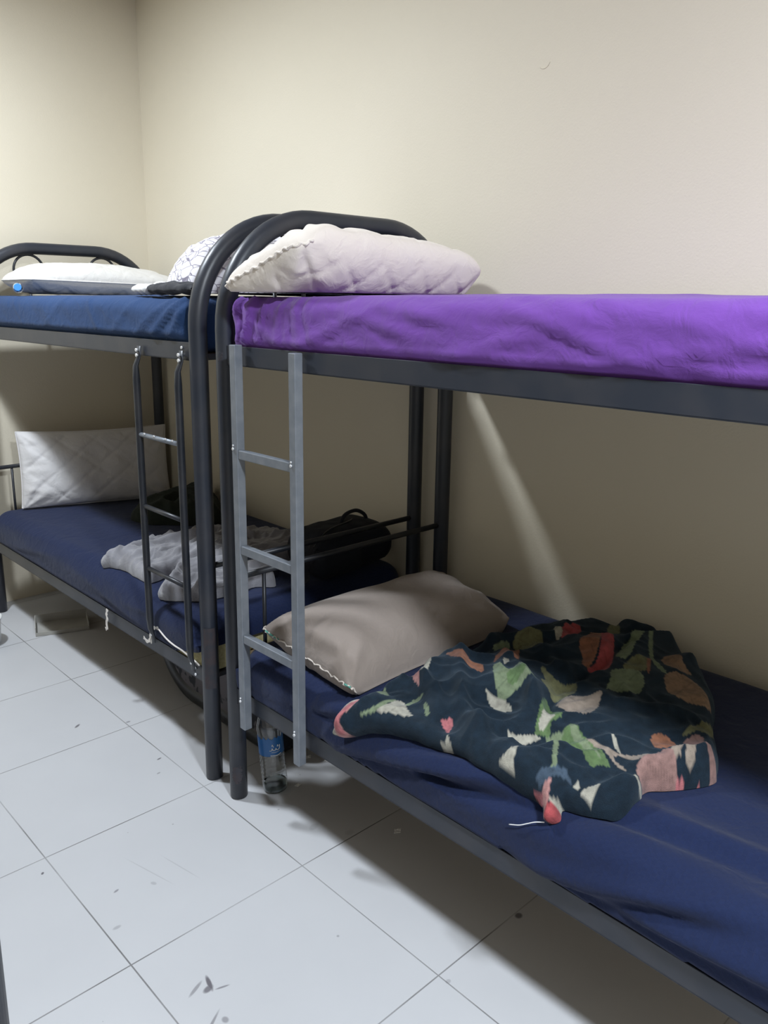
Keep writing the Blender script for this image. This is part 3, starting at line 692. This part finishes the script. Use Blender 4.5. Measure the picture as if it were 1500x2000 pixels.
# ---------------------------------------------------------------- pillows
def pillow(name, a, b, T, mat, label, group, place, quilt=None, amp=.005, wr=.006, seed=0, flat=.75, pinch=(.06, .10), piping=None, bend=None, res=(88, 60), extra=None, pipe_r=.0035, pu=5, pv=2.6, rc=.07, rest=None, sink=.0, pipe_end=False):
    """a, b half sizes, T half thickness; place = matrix"""
    nu, nv = res; 
    root = empty(name, place.translation); tag(root, label, 'pillow', group)
    def pos(u, v, side):
        e = max(0, (1-abs(u)**pu)*(1-abs(v)**pv))
        h_ = T*e**.5
        x = a*u*(1-pinch[0]*(1-v*v))*(1-rc*abs(v)**7); y = b*v*(1-pinch[1]*(1-u*u))*(1-rc*abs(u)**7)
        z = h_*(side if side > 0 else -flat)
        k = min(1, e*3)
        # radiating creases near the short ends and corners
        cr = 0
        for cu in (-1, 1):
            for cv in (-1, 1):
                du, dv = (u-cu)*a, (v-cv)*b; rr = math.hypot(du, dv); an = math.atan2(dv, du)
                cr += math.exp(-(rr/.14)**2)*math.sin(an*11+seed+cu)*.8
        cr += math.exp(-((1-abs(u))*a/.10)**2)*math.sin(v*b*70+seed+3*nz3(u*3, v*3, seed))*.45
        z += side*k*wr*cr
        z += side*k*wr*1.2*nz3(x*9, y*9, seed+side)
        if quilt:
            p_ = quilt
            for sg in (-1, 1):
                t = (x + sg*y*1.25)/p_; t = abs(t-round(t))*p_
                z -= side*k*amp*fold(t, .010)
                z -= side*k*amp*.35*nz3(x*45, y*45, seed)*fold(t, .04)
        w = Vector((x, y, z))
        if extra: w = extra(w, u, v, side)
        if bend: w = bend(w)
        return place @ w
    vs_, fs, idx = [], [], {}
    for side in (1, -1):
        for j in range(nv+1):
            for i in range(nu+1):
                edge = i in (0, nu) or j in (0, nv)
                key = (i, j, 0 if edge else side)
                if key in idx: continue
                u = -math.cos(math.pi*i/nu)*.5 + (2*i/nu-1)*.5; v = -math.cos(math.pi*j/nv)*.5 + (2*j/nv-1)*.5
                idx[key] = len(vs_); vs_.append(pos(u, v, side))
    if rest is not None:
        dz = rest - sink - min(p.z for p in vs_)
        vs_ = [p+Vector((0, 0, dz)) for p in vs_]
        for p in vs_:
            if p.z < rest: p.z = rest + (p.z-rest)*.02
    def g(i, j, s): return idx[(i, j, 0 if i in (0, nu) or j in (0, nv) else s)]
    for j in range(nv):
        for i in range(nu):
            fs.append((g(i, j, 1), g(i+1, j, 1), g(i+1, j+1, 1), g(i, j+1, 1)))
            fs.append((g(i, j, -1), g(i, j+1, -1), g(i+1, j+1, -1), g(i+1, j, -1)))
    pymesh('pillow_case', vs_, fs, mat, root)
    loop = [(i, 0) for i in range(nu)] + [(nu, j) for j in range(nv)] + [(i, nv) for i in range(nu, 0, -1)] + [(0, j) for j in range(nv, 0, -1)]
    pts = [vs_[g(i, j, 1)] for i, j in loop]
    bm = bmesh.new()
    if pipe_end:        # frayed edge only along the left short end
        fr = [p + Vector((.002*math.sin(k*2.1), .0025*math.sin(k*1.7), .003*math.sin(k*1.3))) for k, p in enumerate(pts[-nv-3:] + pts[:4])]
        add_tube(bm, fr, pipe_r, seg=8)
    else: add_tube(bm, pts[::2], pipe_r, seg=8, closed=True)
    bmobj('piping', bm, piping or mat, root)
    if piping:      # green thread left at two corners of the frayed end
        n0 = len(pts)
        for lo_, hi_ in ((-7, -1), (-nv+4, -nv+16)):
            tube('piping_end', [pts[k % n0] for k in range(lo_, hi_)], pipe_r*1.25, MAT['teal'], root, seg=8)
    return root

def frame(origin, xdir, ydir):
    x = Vector(xdir).normalized(); z = x.cross(Vector(ydir)).normalized(); y = z.cross(x)
    return Matrix(((x.x, y.x, z.x, origin[0]), (x.y, y.y, z.y, origin[1]), (x.z, y.z, z.z, origin[2]), (0, 0, 0, 1)))

# big quilted pillow on the purple mattress: its near long edge is lifted
def ex1(w, u, v, side):
    if v < -.5:            # wavy lifted seam at the near-left corner
        w.z += .012*math.sin(u*14)*(-v-.5)*max(0, -u)
    c = max(0, -u-.55)*max(0, -v)
    w.z += .02*c
    if v < 0: w.z += .026*abs(v)**3*(1-abs(u)**8)
    if side < 0: w.z -= .0*c
    return w
pillow('pillow', .345, .180, .080, MAT['cream_pillow'], 'large quilted off-white pillow on the purple mattress', 'pillows on the bunk beds',
       frame((1.505, 1.660, 1.585), (1, .02, -.055), (0, 1, -.30)), quilt=.135, amp=.0045, wr=.005, seed=2, flat=1.05, pinch=(.02, .03), rc=.09, extra=ex1, pipe_r=.0035, rest=1.513, sink=.068, pipe_end=True)
pillow('pillow', .37, .19, .085, MAT['white_pillow'], 'plump white pillow on the steel blue mattress by the far headboard', 'pillows on the bunk beds',
       frame((1.68, 3.66, 1.565), (1, -.02, -.02), (0, 1, .0)), quilt=.13, amp=.003, wr=.006, seed=5, flat=.9, pinch=(.03, .08), rest=1.510, sink=.030, pu=3, pv=2.4)
pillow('pillow', .345, .185, .085, MAT['grey_pillow'], 'quilted off-white pillow standing against the far end of the lower bunk', 'pillows on the bunk beds',
       frame((1.660, 3.740, .720), (1, -.34, .0), (.02, .22, 1)), quilt=.16, amp=.0035, wr=.009, seed=9, flat=.8, pinch=(.03, .07), rc=.0, pu=3.2, pv=2.6, rest=.530, sink=.012)
def ex4(w, u, v, side):
    w.y *= 1-.13*max(0, u)**2
    if v < 0: w.z -= .060*abs(v)**3*(1-abs(u)**8)
    else: w.z += .010*u*u*v
    return w
P4 = frame((1.560, 1.568, .615), (1, -.03, .02), (.03, 1, .06))
p4 = pillow('pillow', .330, .205, .105, MAT['taupe'], 'beige pillow with frayed cream piping on the near lower bunk', 'pillows on the bunk beds',
       P4, wr=.008, seed=1, flat=.85, pinch=(.04, .13), piping=MAT['cream'], pv=2.2, rc=.03, pipe_r=.0022, rest=.526, sink=.055, extra=ex4, pipe_end=True)
# ---------------------------------------------------------------- heaps of cloth
FLORAL = [(a, min(b, 1.350) if a > .12 else b) for a, b in FLORAL]
TOWEL = [(a, max(b, 2.352) if a > .45 else b) for a, b in TOWEL]
BUNDLE = [(a, min(b, 3.50)) for a, b in BUNDLE]
CX, CZ, RR = 1.283, .443, .078; QA = RR*math.pi/2
def surf(s, off=0.):
    if s < 0: return (CX-RR-off, CZ+s)
    if s < QA:
        a = s/RR; return (CX-(RR+off)*math.cos(a), CZ+(RR+off)*math.sin(a))
    return (CX+s-QA, CZ+RR+off)

def inside(P, X, Y):
    c = np.zeros(X.shape, bool); n = len(P)
    for i in range(n):
        x1, y1 = P[i]; x2, y2 = P[(i+1) % n]
        cond = ((y1 > Y) != (y2 > Y))
        with np.errstate(divide='ignore', invalid='ignore'):
            xi = (x2-x1)*(Y-y1)/(y2-y1 if y2 != y1 else 1e-12)+x1
        c ^= cond & (X < xi)
    return c
def segdist(P, X, Y, closed=True):
    D = np.full(X.shape, 1e9); NX = np.zeros(X.shape); NY = np.zeros(X.shape); n = len(P)
    for i in range(n if closed else n-1):
        x1, y1 = P[i]; x2, y2 = P[(i+1) % n]
        dx, dy = x2-x1, y2-y1; l2 = dx*dx+dy*dy+1e-12
        t = np.clip(((X-x1)*dx+(Y-y1)*dy)/l2, 0, 1); px = x1+t*dx; py = y1+t*dy
        d = np.hypot(X-px, Y-py); m_ = d < D; D[m_] = d[m_]; NX[m_] = px[m_]; NY[m_] = py[m_]
    return D, NX, NY
def smooth_poly(P, n=5):
    P = [Vector((p[0], p[1], 0)) for p in P]; out = []
    N_ = len(P)
    for i in range(N_):
        a, b, c, d = P[i-1], P[i], P[(i+1) % N_], P[(i+2) % N_]
        for k in range(n):
            t = k/n
            v = 0.5*((2*b)+(-a+c)*t+(2*a-5*b+4*c-d)*t*t+(-a+3*b-3*c+d)*t**3)
            out.append((v.x, v.y))
    return out

def heap(name, P, step, hfun, mapf, mat, parent=None, edge=.03, wob=.004, colorf=None, seed=0):
    """crumpled cloth over an outline P in cloth coordinates; mapf(s, y, height) -> world point"""
    P = smooth_poly(P)
    xs = [p[0] for p in P]; ys = [p[1] for p in P]
    gx = np.arange(min(xs)-step, max(xs)+step*1.5, step); gy = np.arange(min(ys)-step, max(ys)+step*1.5, step)
    X, Y = np.meshgrid(gx, gy, indexing='ij')
    wx = np.array([[noise.noise(Vector((a*24, b*24, seed))) for b in gy] for a in gx])*wob
    X2, Y2 = X+wx, Y-wx
    ins = inside(P, X2, Y2); D, NX, NY = segdist(P, X2, Y2)
    H = hfun(X, Y, np.where(ins, D, 0))
    e = np.clip(D/edge, 0, 1); E_ = np.sqrt(np.clip(1-(1-e)**2, 0, 1)); E_ = np.where(ins, E_, 0)
    H = H*E_
    cell = ins[:-1, :-1] | ins[1:, :-1] | ins[:-1, 1:] | ins[1:, 1:]
    used = np.zeros(X.shape, bool)
    used[:-1, :-1] |= cell; used[1:, :-1] |= cell; used[:-1, 1:] |= cell; used[1:, 1:] |= cell
    idx = -np.ones(X.shape, int); idx[used] = np.arange(used.sum())
    SX = np.where(ins, X, NX-wx); SY = np.where(ins, Y, NY+wx)
    vs_ = []; I = np.argwhere(used)
    for i, j in I: vs_.append(mapf(float(SX[i, j]), float(SY[i, j]), float(H[i, j])))
    base = len(vs_)
    for i, j in I: vs_.append(mapf(float(SX[i, j]), float(SY[i, j]), -.0005 if ins[i, j] else -.0002))
    fs = []
    CI = np.argwhere(cell); edges = {}
    for i, j in CI:
        a, b, c, d = int(idx[i, j]), int(idx[i+1, j]), int(idx[i+1, j+1]), int(idx[i, j+1])
        fs.append((a, b, c, d)); fs.append((a+base, d+base, c+base, b+base))
        for e1, e2 in ((a, b), (b, c), (c, d), (d, a)):
            k = (min(e1, e2), max(e1, e2)); edges.setdefault(k, []).append((e1, e2))
    for k, v in edges.items():
        if len(v) == 1:
            a, b = v[0]; fs.append((b, a, a+base, b+base))
    o = pymesh(name, vs_, fs, mat, parent)
    if colorf is not None:
        C = colorf(SX, SY); ca = o.data.color_attributes.new('pattern', 'FLOAT_COLOR', 'POINT')
        arr = np.ones((len(vs_), 4), dtype=np.float32); cc = C[used]
        arr[:base, :3] = cc; arr[base:, :3] = cc
        ca.data.foreach_set('color', arr.ravel())
    return o

def noise_grid(X, Y, f, seed, ridged=False, warp=0.):
    out = np.zeros(X.shape)
    for i in range(X.shape[0]):
        for j in range(X.shape[1]):
            x, y = X[i, j], Y[i, j]
            if warp:
                w_ = noise.noise(Vector((x*f*.6, y*f*.6, seed+7)))*warp; x += w_; y -= w_*.7
            v = noise.noise(Vector((x*f, y*f, seed)))
            out[i, j] = 1-abs(v)*2.2 if ridged else v
    return out

PALETTE = {'base': (0.007, 0.016, 0.027), 'pink': (0.52, 0.27, 0.25), 'rose': (0.50, 0.17, 0.18), 'pink_shaded': (0.32, 0.19, 0.17), 'cream': (0.44, 0.42, 0.35), 'creamd': (0.33, 0.27, 0.22),  # near-end pink patches use a darker pink with shade put into it
           'sage': (0.20, 0.25, 0.15), 'green': (0.12, 0.19, 0.08), 'olive': (0.17, 0.17, 0.085), 'rust': (0.30, 0.13, 0.075), 'rustl': (0.30, 0.19, 0.12), 'red': (0.42, 0.08, 0.085), 'greyb': (0.06, 0.09, 0.13)}
def floral_color(X, Y):
    C = np.zeros(X.shape+(3,)); C[:] = PALETTE['base']
    for c, P in PATTERN:
        P = smooth_poly(P, 3)
        m_ = inside(P, X, Y); D, _, _ = segdist(P, X, Y)
        k = np.array(PALETTE[c])*.82
        C[m_] = k
        # darker veins and outline inside each leaf
        xs = [p[0] for p in P]; ys = [p[1] for p in P]; cx_, cy_ = sum(xs)/len(xs), sum(ys)/len(ys)
        A = np.arctan2(Y-cy_, X-cx_); R_ = np.hypot(X-cx_, Y-cy_)
        vein = (np.abs(np.sin(A*4)) < .10) & m_ & (D > .005)
        C[vein] = k*.78
    return C
def floral_h(X, Y, D):
    H = .020 + .060*np.exp(-((X-.67)/.24)**2-((Y-.95)/.30)**2) + .030*np.exp(-((X-.33)/.12)**2-((Y-1.08)/.22)**2)
    n1 = noise_grid(X, Y, 6, 3, True, .12); n2 = noise_grid(X, Y, 14, 8, True, .06)
    calm = 1-.75*np.exp(-((X-.62)/.16)**2-((Y-.83)/.16)**2)
    H = H + .030*np.clip(n1, -.3, 1)*calm + .010*np.clip(n2, -.3, 1)*calm
    for i, Lk in enumerate(FOLDS):
        d, _, _ = segdist([(p[0], p[1]) for p in Lk], X, Y, closed=False)
        k = (-.020, .010, .020, .018, .018, .020, .020, .014, .016, .016)[i]
        H = H + k*np.exp(-(d/.018)**2)
    return np.maximum(H, .006)
def map_cloth(dsp):
    def f_(s, y, h_):
        x, z = surf(s, 0); n = Vector((-1, 0, 0)) if s < 0 else (Vector((-math.cos(s/RR), 0, math.sin(s/RR))) if s < QA else Vector((0, 0, 1)))
        x, z = surf(s, h_ + dsp(Vector((x, y, z)), n) + .0045); return (min(x, 2.160), y, z)
    return f_
map_lower = map_cloth(disp_lower); map_lower2 = map_cloth(disp_lower2)
o = heap('blanket', FLORAL, .0042, floral_h, map_lower, MAT['floral'], edge=.034, colorf=floral_color)
tag(o, 'crumpled dark teal velvet blanket printed with leaves and red roses on the near lower bunk', 'blanket')

def towel_h(X, Y, D):
    H = .022 + .030*np.exp(-((X-.42)/.25)**2-((Y-2.5)/.25)**2)
    n1 = noise_grid(X*.45+Y*.15, Y*1.0-X*.2, 13, 13, True, .10); n2 = noise_grid(X*.4+Y*.2, Y-X*.35, 30, 18, True, .05)
    H = H + .024*np.clip(n1, -.2, 1) + .010*np.clip(n2, -.2, 1)
    for Lk in TFOLDS:
        d, _, _ = segdist([(p[0], p[1]) for p in Lk], X, Y, closed=False); H = H + .018*np.exp(-(d/.014)**2)
    return np.maximum(H, .006)
o = heap('towel', TOWEL, .005, towel_h, map_lower2, MAT['towel'], edge=.025, seed=4)
tag(o, 'crumpled light grey towel on the far lower bunk behind the ladders', 'towel')

def bundle_h(X, Y, D):
    n1 = noise_grid(X, Y, 9, 23, True, .05)
    return .07 + .03*n1
o = heap('folded_cloth', BUNDLE, .010, bundle_h, map_lower2, MAT['bundle'], edge=.09, seed=9)
tag(o, 'dark green bundle of clothes at the wall side of the far lower bunk', 'clothes')

# patterned blanket on the steel blue mattress
def map_upper(x, y, h_): return (x, y, 1.508 + .008*max(0, 1-((x-1.665)/.46)**2) + h_)
PB = [(1.29, 2.29), (1.40, 2.50), (1.6, 2.65), (1.85, 2.75), (2.05, 2.6), (2.08, 2.3), (1.98, 2.12), (1.75, 2.09), (1.45, 2.09), (1.28, 2.12)]
def pb_h(X, Y, D):
    n1 = noise_grid(X, Y, 6, 33, True, .05); n2 = noise_grid(X, Y, 15, 35, True, .03)
    up = np.clip((2.85-Y)/.55, 0, 1)
    return .035 + .13*up*(.55+.45*np.clip((X-1.25)/.25, 0, 1)) + .018*n1 + .008*n2
root = empty('folded_blanket', (1.6, 2.42, 1.5035)); tag(root, 'white blanket with a black network print and black border on the steel blue mattress', 'blanket')
heap('blanket_body', PB, .010, pb_h, map_upper, MAT['scale_print'], root, edge=.13, seed=11)
# black border fold running out to a white tip
def strip(name, pts, w, hgt, mat, parent, zb=1.503):
    P = smooth_line(pts, 8); vs_, fs = [], []; n = 12
    for i, p in enumerate(P):
        t = (P[min(i+1, len(P)-1)]-P[max(i-1, 0)]); t.z = 0; t.normalize(); s_ = Vector((-t.y, t.x, 0))
        e = min(1, i/4, (len(P)-1-i)/2.0); e = max(.12, e)**.5
        for k in range(n):
            a = 2*math.pi*k/n
            vs_.append(p + s_*w*.5*math.cos(a)*(.4+.6*e) + Vector((0, 0, hgt*.5*e*(math.sin(a)*(1+.2*math.sin(i*.9)))+hgt*.5)))
    for i in range(len(P)-1):
        for k in range(n):
            fs.append((i*n+k, i*n+(k+1) % n, (i+1)*n+(k+1) % n, (i+1)*n+k))
    fs += [tuple(range(n)), tuple(reversed(range(len(vs_)-n, len(vs_))))]
    return pymesh(name, vs_, fs, mat, parent)
strip('border', [(1.255, 2.345, 1.507), (1.252, 2.28, 1.507), (1.25, 2.20, 1.507), (1.252, 2.08, 1.506)], .055, .032, MAT['black_cloth'], root)
strip('border', [(1.36, 2.46, 1.508), (1.32, 2.36, 1.524), (1.30, 2.25, 1.530), (1.29, 2.12, 1.526)], .07, .018, MAT['black_cloth'], root)
strip('white_tip', [(1.262, 2.445, 1.507), (1.260, 2.42, 1.507), (1.257, 2.38, 1.507), (1.255, 2.34, 1.507)], .052, .030, MAT['paper'], root)
strip('white_tip', [(1.335, 2.44, 1.524), (1.325, 2.42, 1.526), (1.31, 2.37, 1.528)], .04, .020, MAT['paper'], root)

# black cloth stuffed behind the quilted pillow at the headboard
CB = [(1.70, 1.846), (1.97, 1.846), (1.98, 1.866), (1.68, 1.866)]
o = heap('black_scarf', CB, .004, lambda X, Y, D: .150+.012*noise_grid(X, Y, 14, 41, True, .03) - .05*np.clip((X-1.88)/.1, 0, 1), lambda x, y, h_: (x, y, 1.512+h_), MAT['black_cloth'], edge=.008, wob=.001, seed=5)
tag(o, 'black scarf bunched between the quilted pillow and the headboard', 'scarf')

# backpack on the far lower bunk
def backpack():
    root = empty('backpack', (1.93, 2.27, .53)); tag(root, 'black backpack lying at the foot of the far lower bunk', 'backpack')
    def dsp(w, n): return .006*nz3(w.x*9, w.y*9, w.z*9)+.003*nz3(w.x*25, w.y*25, w.z*25)
    rounded_box('body', (1.72, 2.088, .529), (2.10, 2.335, .678), .070, .014, MAT['bag'], root, dsp, crown=.012)
    rounded_box('pocket', (1.70, 2.070, .530), (1.92, 2.18, .640), .045, .014, MAT['bag'], root, dsp)
    tube('top_handle', smooth_line([(1.91, 2.21, .672), (1.93, 2.21, .711), (1.985, 2.21, .722), (2.03, 2.21, .70), (2.045, 2.21, .668)], 6), .0075, MAT['black_cloth'], root, seg=8)
    tube('zipper', smooth_line([(1.70, 2.11, .655), (1.80, 2.15, .690), (1.95, 2.20, .690), (2.06, 2.30, .67)], 6), .0028, MAT['black_plastic'], root, seg=6)
    ribbon('strap', [(1.76, 2.16, .665), (1.69, 2.13, .61), (1.65, 2.11, .545), (1.62, 2.10, .542)], .035, MAT['black_cloth'], root, normal=(.3, 0, .95), th=.004)
backpack()

# ---------------------------------------------------------------- things on the floor
def revolve(prof, seg=40, squash=None):
    bm = bmesh.new(); rings = []
    for (r_, z) in prof: rings.append([bm.verts.new((r_*math.cos(2*math.pi*k/seg), r_*math.sin(2*math.pi*k/seg), z)) for k in range(seg)])
    for A, B in zip(rings, rings[1:]):
        for k in range(seg):
            f_ = bm.faces.new((A[k], A[(k+1) % seg], B[(k+1) % seg], B[k])); f_.smooth = True
    bm.faces.new(list(reversed(rings[0]))); bm.faces.new(rings[-1])
    return bm

def bottle():
    x, y = 1.332, 1.850
    root = empty('water_bottle', (x, y, 0)); tag(root, 'clear plastic water bottle with blue label on the floor behind the grey ladder', 'bottle')
    T_ = Matrix.Translation((x, y, 0.001)) @ Matrix.Rotation(math.radians(-4.5), 4, Vector((.71, .70, 0)).normalized() if False else Vector((.70, .72, 0)))
    def prof(d=0.0, top=.31):
        P = [(.030-d, 0), (.037-d, .004), (.0395-d, .012), (.040-d, .03)]
        z = .036
        while z < .125:
            P += [(.0400-d, z), (.0378-d, z+.006), (.0400-d, z+.012)]; z += .014
        P += [(.0385-d, .135), (.0385-d, .200), (.040-d, .210), (.0385-d, .225), (.032-d, .248), (.022-d, .268), (.0145-d, .282), (.0135-d, top)]
        return P
    bm = revolve(prof() + [(a, max(b, .0035)) for a, b in reversed(prof(.0011))]); bm.transform(T_); bmobj('shell', bm, MAT['pet'], root)
    P = [p for p in prof(.0022) if p[1] < .022] + [(.0372, .024)]
    bm = revolve([(a, b+.002) for a, b in P]); bm.transform(T_); bmobj('water', bm, MAT['water'], root)
    bm = revolve([(.0155, .288), (.0160, .290), (.0160, .308), (.0150, .310)], 28); bm.transform(T_); bmobj('cap', bm, MAT['white_plastic'], root)
    # curved label with a mountain skyline
    dirc = math.atan2(-1, -.72) + .12
    vs_, fs = [], []; n = 48
    for i in range(n+1):
        a = dirc + (i/n-.5)*3.9
        t = i/n*9
        top = .188 + .010*abs((t % 1)-.5)*2*(1 if int(t) % 2 else .5)
        for z in (.132, .140, .150, .160, .170, .180, top):
            vs_.append(T_ @ Vector((.0392*math.cos(a), .0392*math.sin(a), z)))
        for z in (top, .132):
            vs_.append(T_ @ Vector((.0387*math.cos(a), .0387*math.sin(a), z)))
    for i in range(n):
        a = i*9
        for k in range(9): fs.append((a+k, a+(k+1) % 9, a+9+(k+1) % 9, a+9+k))
    lab = pymesh('label', vs_, fs, MAT['label_blue'], root, smooth=False)
    def stroke(pts, r_=.0009):
        Q = [T_ @ Vector((.0396*math.cos(dirc+u), .0396*math.sin(dirc+u), z)) for u, z in pts]
        tube('lettering', smooth_line(Q, 4), r_, MAT['paper'], lab, seg=6)
    stroke([(.62, .166), (.60, .156), (.50, .152), (.35, .152), (.28, .158), (.22, .153), (.05, .153), (-.02, .160), (-.08, .153), (-.25, .153)], .0012)
    stroke([(.50, .162), (.44, .168), (.40, .162)], .001)
    stroke([(.10, .163), (.02, .172), (-.02, .166)], .001)
    stroke([(.70, .136), (.3, .134), (-.2, .136)], .0014)
    stroke([(.62, .146), (.3, .145), (-.1, .146)], .0006)
bottle()

def suitcase():
    xf = 1.425; y0, y1, z1 = 1.96, 2.77, .305
    root = empty('suitcase', (1.6, 2.34, 0)); tag(root, 'dark suitcase with grey printed side under the foot of the far bunk', 'suitcase')
    def outline(ins):
        P = []
        for (cy, cz, r_, a0) in ((y1-.26, .26, .26, 270), (y1-.03, z1-.03, .03, 0), (y0+.05, z1-.05, .05, 90), (y0+.06, .06, .06, 180)):
            rr = max(.006, r_-ins)
            cy2, cz2 = cy, cz
            if r_ < ins+.006:
                cy2 = cy + (-(ins+.006-r_) if cy > 2.3 else (ins+.006-r_)); cz2 = cz + (-(ins+.006-r_) if cz > .15 else (ins+.006-r_))
            for k in range(13):
                a = math.radians(a0 + 90*k/12); P.append((cy2+rr*math.cos(a), cz2+rr*math.sin(a)))
        return P
    def prism(name, P, xa, xb, mat, par, bev=.0):
        bm = bmesh.new(); A = [bm.verts.new((xa, y, z)) for y, z in P]; B = [bm.verts.new((xb, y, z)) for y, z in P]
        bm.faces.new(A); bm.faces.new(list(reversed(B)))
        for k in range(len(P)): bm.faces.new((A[k], A[(k+1) % len(P)], B[(k+1) % len(P)], B[k]))
        return bmobj(name, bm, mat, par)
    P0 = [(y, z+.0012) for y, z in outline(0)]
    prism('body', P0, xf+.012, xf+.42, MAT['bag'], root)
    # front rim
    Pi = outline(.055); bm = bmesh.new(); n = len(P0)
    rings = [[bm.verts.new((xx, y, z)) for y, z in PP] for xx, PP in ((xf+.013, P0), (xf+.003, [(a, b+.001) for a, b in outline(.004)]), (xf, [(a, b+.001) for a, b in outline(.012)]), (xf+.002, outline(.045)), (xf+.010, Pi))]
    for A, B in zip(rings, rings[1:]):
        for k in range(n):
            f_ = bm.faces.new((A[k], A[(k+1) % n], B[(k+1) % n], B[k])); f_.smooth = True
    bmobj('rim', bm, MAT['black_plastic'], root)
    MAT['case'] = plain('grey_printed_nylon', (0.105, 0.095, 0.105), rough=0.8, noise_scale=22, c2=(0.012, 0.013, 0.02), fac=(.50, .56), detail=2)
    pn = prism('side_panel', Pi, xf+.009, xf+.02, MAT['case'], root)
    for (y, z, r_) in ((2.585, .228, .012), (2.545, .208, .014), (2.44, .16, .016), (2.36, .12, .018)):
        bm = bmesh.new(); add_tube(bm, [(xf+.010, y, z), (xf+.004, y, z)], r_, seg=16); bmobj('stud', bm, MAT['black_plastic'], pn)
    for (y, z) in ((2.05, .03), (2.40, .03)):
        pass
    bm = bmesh.new(); add_box(bm, (xf+.10, y1-.004, .20), (xf+.30, y1+.012, .225), .005); bmobj('handle', bm, MAT['black_plastic'], root)
suitcase()

# shallow carton under the far bunk
root = empty('carton', (1.37, 3.56, 0)); tag(root, 'shallow grey carton on the floor under the far bunk', 'box')
ca = Matrix.Translation((1.365, 3.565, 0)) @ Matrix.Rotation(math.radians(-20), 4, 'Z')
bm = bmesh.new(); add_box(bm, (-.115, -.085, .001), (.115, .085, .004)); bm.transform(ca); bmobj('bottom', bm, MAT['card'], root)
for lo, hi in (((-.115, -.085, .003), (-.112, .085, .042)), ((.112, -.085, .003), (.115, .085, .042)), ((-.112, .082, .003), (.112, .085, .042)), ((-.112, -.085, .003), (.112, -.082, .018))):
    bm = bmesh.new(); add_box(bm, lo, hi); bm.transform(ca); bmobj('side', bm, MAT['card'], root)

# white tub at the left edge of the picture
root = empty('plastic_tub', (1.011, 3.60, 0)); tag(root, 'white plastic tub on the floor at the left edge beside the far bunk', 'tub')
bm = revolve([(.078, .001), (.088, .008), (.094, .10), (.0985, .118), (.0995, .122), (.096, .124), (.091, .10), (.085, .014)], 36)
bm.transform(Matrix.Translation((1.011, 3.60, 0))); bmobj('bowl', bm, MAT['white_plastic'], root)
bm = bmesh.new(); add_tube(bm, [(1.011+.0985*math.cos(2*math.pi*k/40), 3.60+.0985*math.sin(2*math.pi*k/40), .121) for k in range(40)], .003, seg=8, closed=True); bmobj('rim', bm, MAT['white_plastic'], root)

# small clear bottle lying by the white pillow, blue cap towards the aisle
def small_bottle():
    x, y, z = 1.245, 3.42, 1.5335
    root = empty('small_bottle', (x, y, z)); tag(root, 'small bottle with bright blue cap lying by the white pillow on the far upper bunk', 'bottle')
    R_ = Matrix.Translation((x, y, z)) @ Matrix.Rotation(math.radians(98), 4, Vector((.45, 1, 0)))
    Rm = Matrix.Translation((x, y, z)) @ frame((0, 0, 0), (0, 0, 1), (.96, -.25, 0))
    Rm = Matrix.Translation((x, y, z)) @ Vector((0, 0, 1)).rotation_difference(Vector((-.35, -.93, .02)).normalized()).to_matrix().to_4x4()
    bm = revolve([(.012, -.13), (.020, -.125), (.020, -.04), (.013, -.02), (.011, -.006)], 24); bm.transform(Rm); bmobj('shell', bm, MAT['pet'], root)
    bm = revolve([(.0145, -.006), (.0150, -.004), (.0150, .012), (.0135, .014)], 24); bm.transform(Rm); bmobj('cap', bm, MAT['cap_blue'], root)
small_bottle()

# scraps of paper near the bottle
rnd = random.Random(3)
def scrap(x, y, s, label, z=.001, rot=0.3):
    vs_, fs = [], []; n = 7
    for j in range(n):
        for i in range(n):
            u, v = i/(n-1)-.5, j/(n-1)-.5
            vs_.append((x+s*(u*math.cos(rot)-v*math.sin(rot)), y+s*.7*(u*math.sin(rot)+v*math.cos(rot)), z+s*.25*abs(noise.noise(Vector((u*5, v*5, x*9))))+.0005))
    for j in range(n-1):
        for i in range(n-1):
            q_ = j*n+i; fs.append((q_, q_+1, q_+n+1, q_+n))
    m_ = len(vs_)
    vs_ += [(a, b, z) for a, b, c in vs_]
    fs += [tuple(m_+k for k in reversed(f_)) for f_ in fs[:]]
    bd = list(range(n)) + [n*k+n-1 for k in range(1, n)] + [n*(n-1)+k for k in range(n-2, -1, -1)] + [n*k for k in range(n-2, 0, -1)]
    for k in range(len(bd)):
        a, b = bd[k], bd[(k+1) % len(bd)]; fs.append((b, a, a+m_, b+m_))
    o = pymesh('paper_scrap', vs_, fs, MAT['paper'], None, smooth=False); tag(o, label, 'paper scrap', 'paper scraps on the floor under the near bunk')
scrap(1.392, 1.815, .016, 'tiny white scrap touching the foot of the water bottle')
scrap(1.56, 1.86, .030, 'white paper scrap on the floor under the near bunk, behind the grey ladder foot')
scrap(1.52, 1.92, .018, 'smaller white scrap just left of the paper scrap under the near bunk', rot=1.0)
scrap(1.465, 1.440, .022, 'white sliver on the tile joint under the near bunk rail', rot=.9)

# loose white thread on the navy sheet
Q = [surf(.010, .004), surf(.020, .005), surf(.030, .004), surf(.040, .005), surf(.048, .004)]
ys = (.862, .838, .822, .806, .788)
o = tube('loose_thread', smooth_line([(a[0], y, a[1]+.002) for a, y in zip(Q, ys)], 6), .0011, MAT['paper'], None, seg=6)
tag(o, 'loose white thread on the navy sheet below the floral blanket', 'thread')
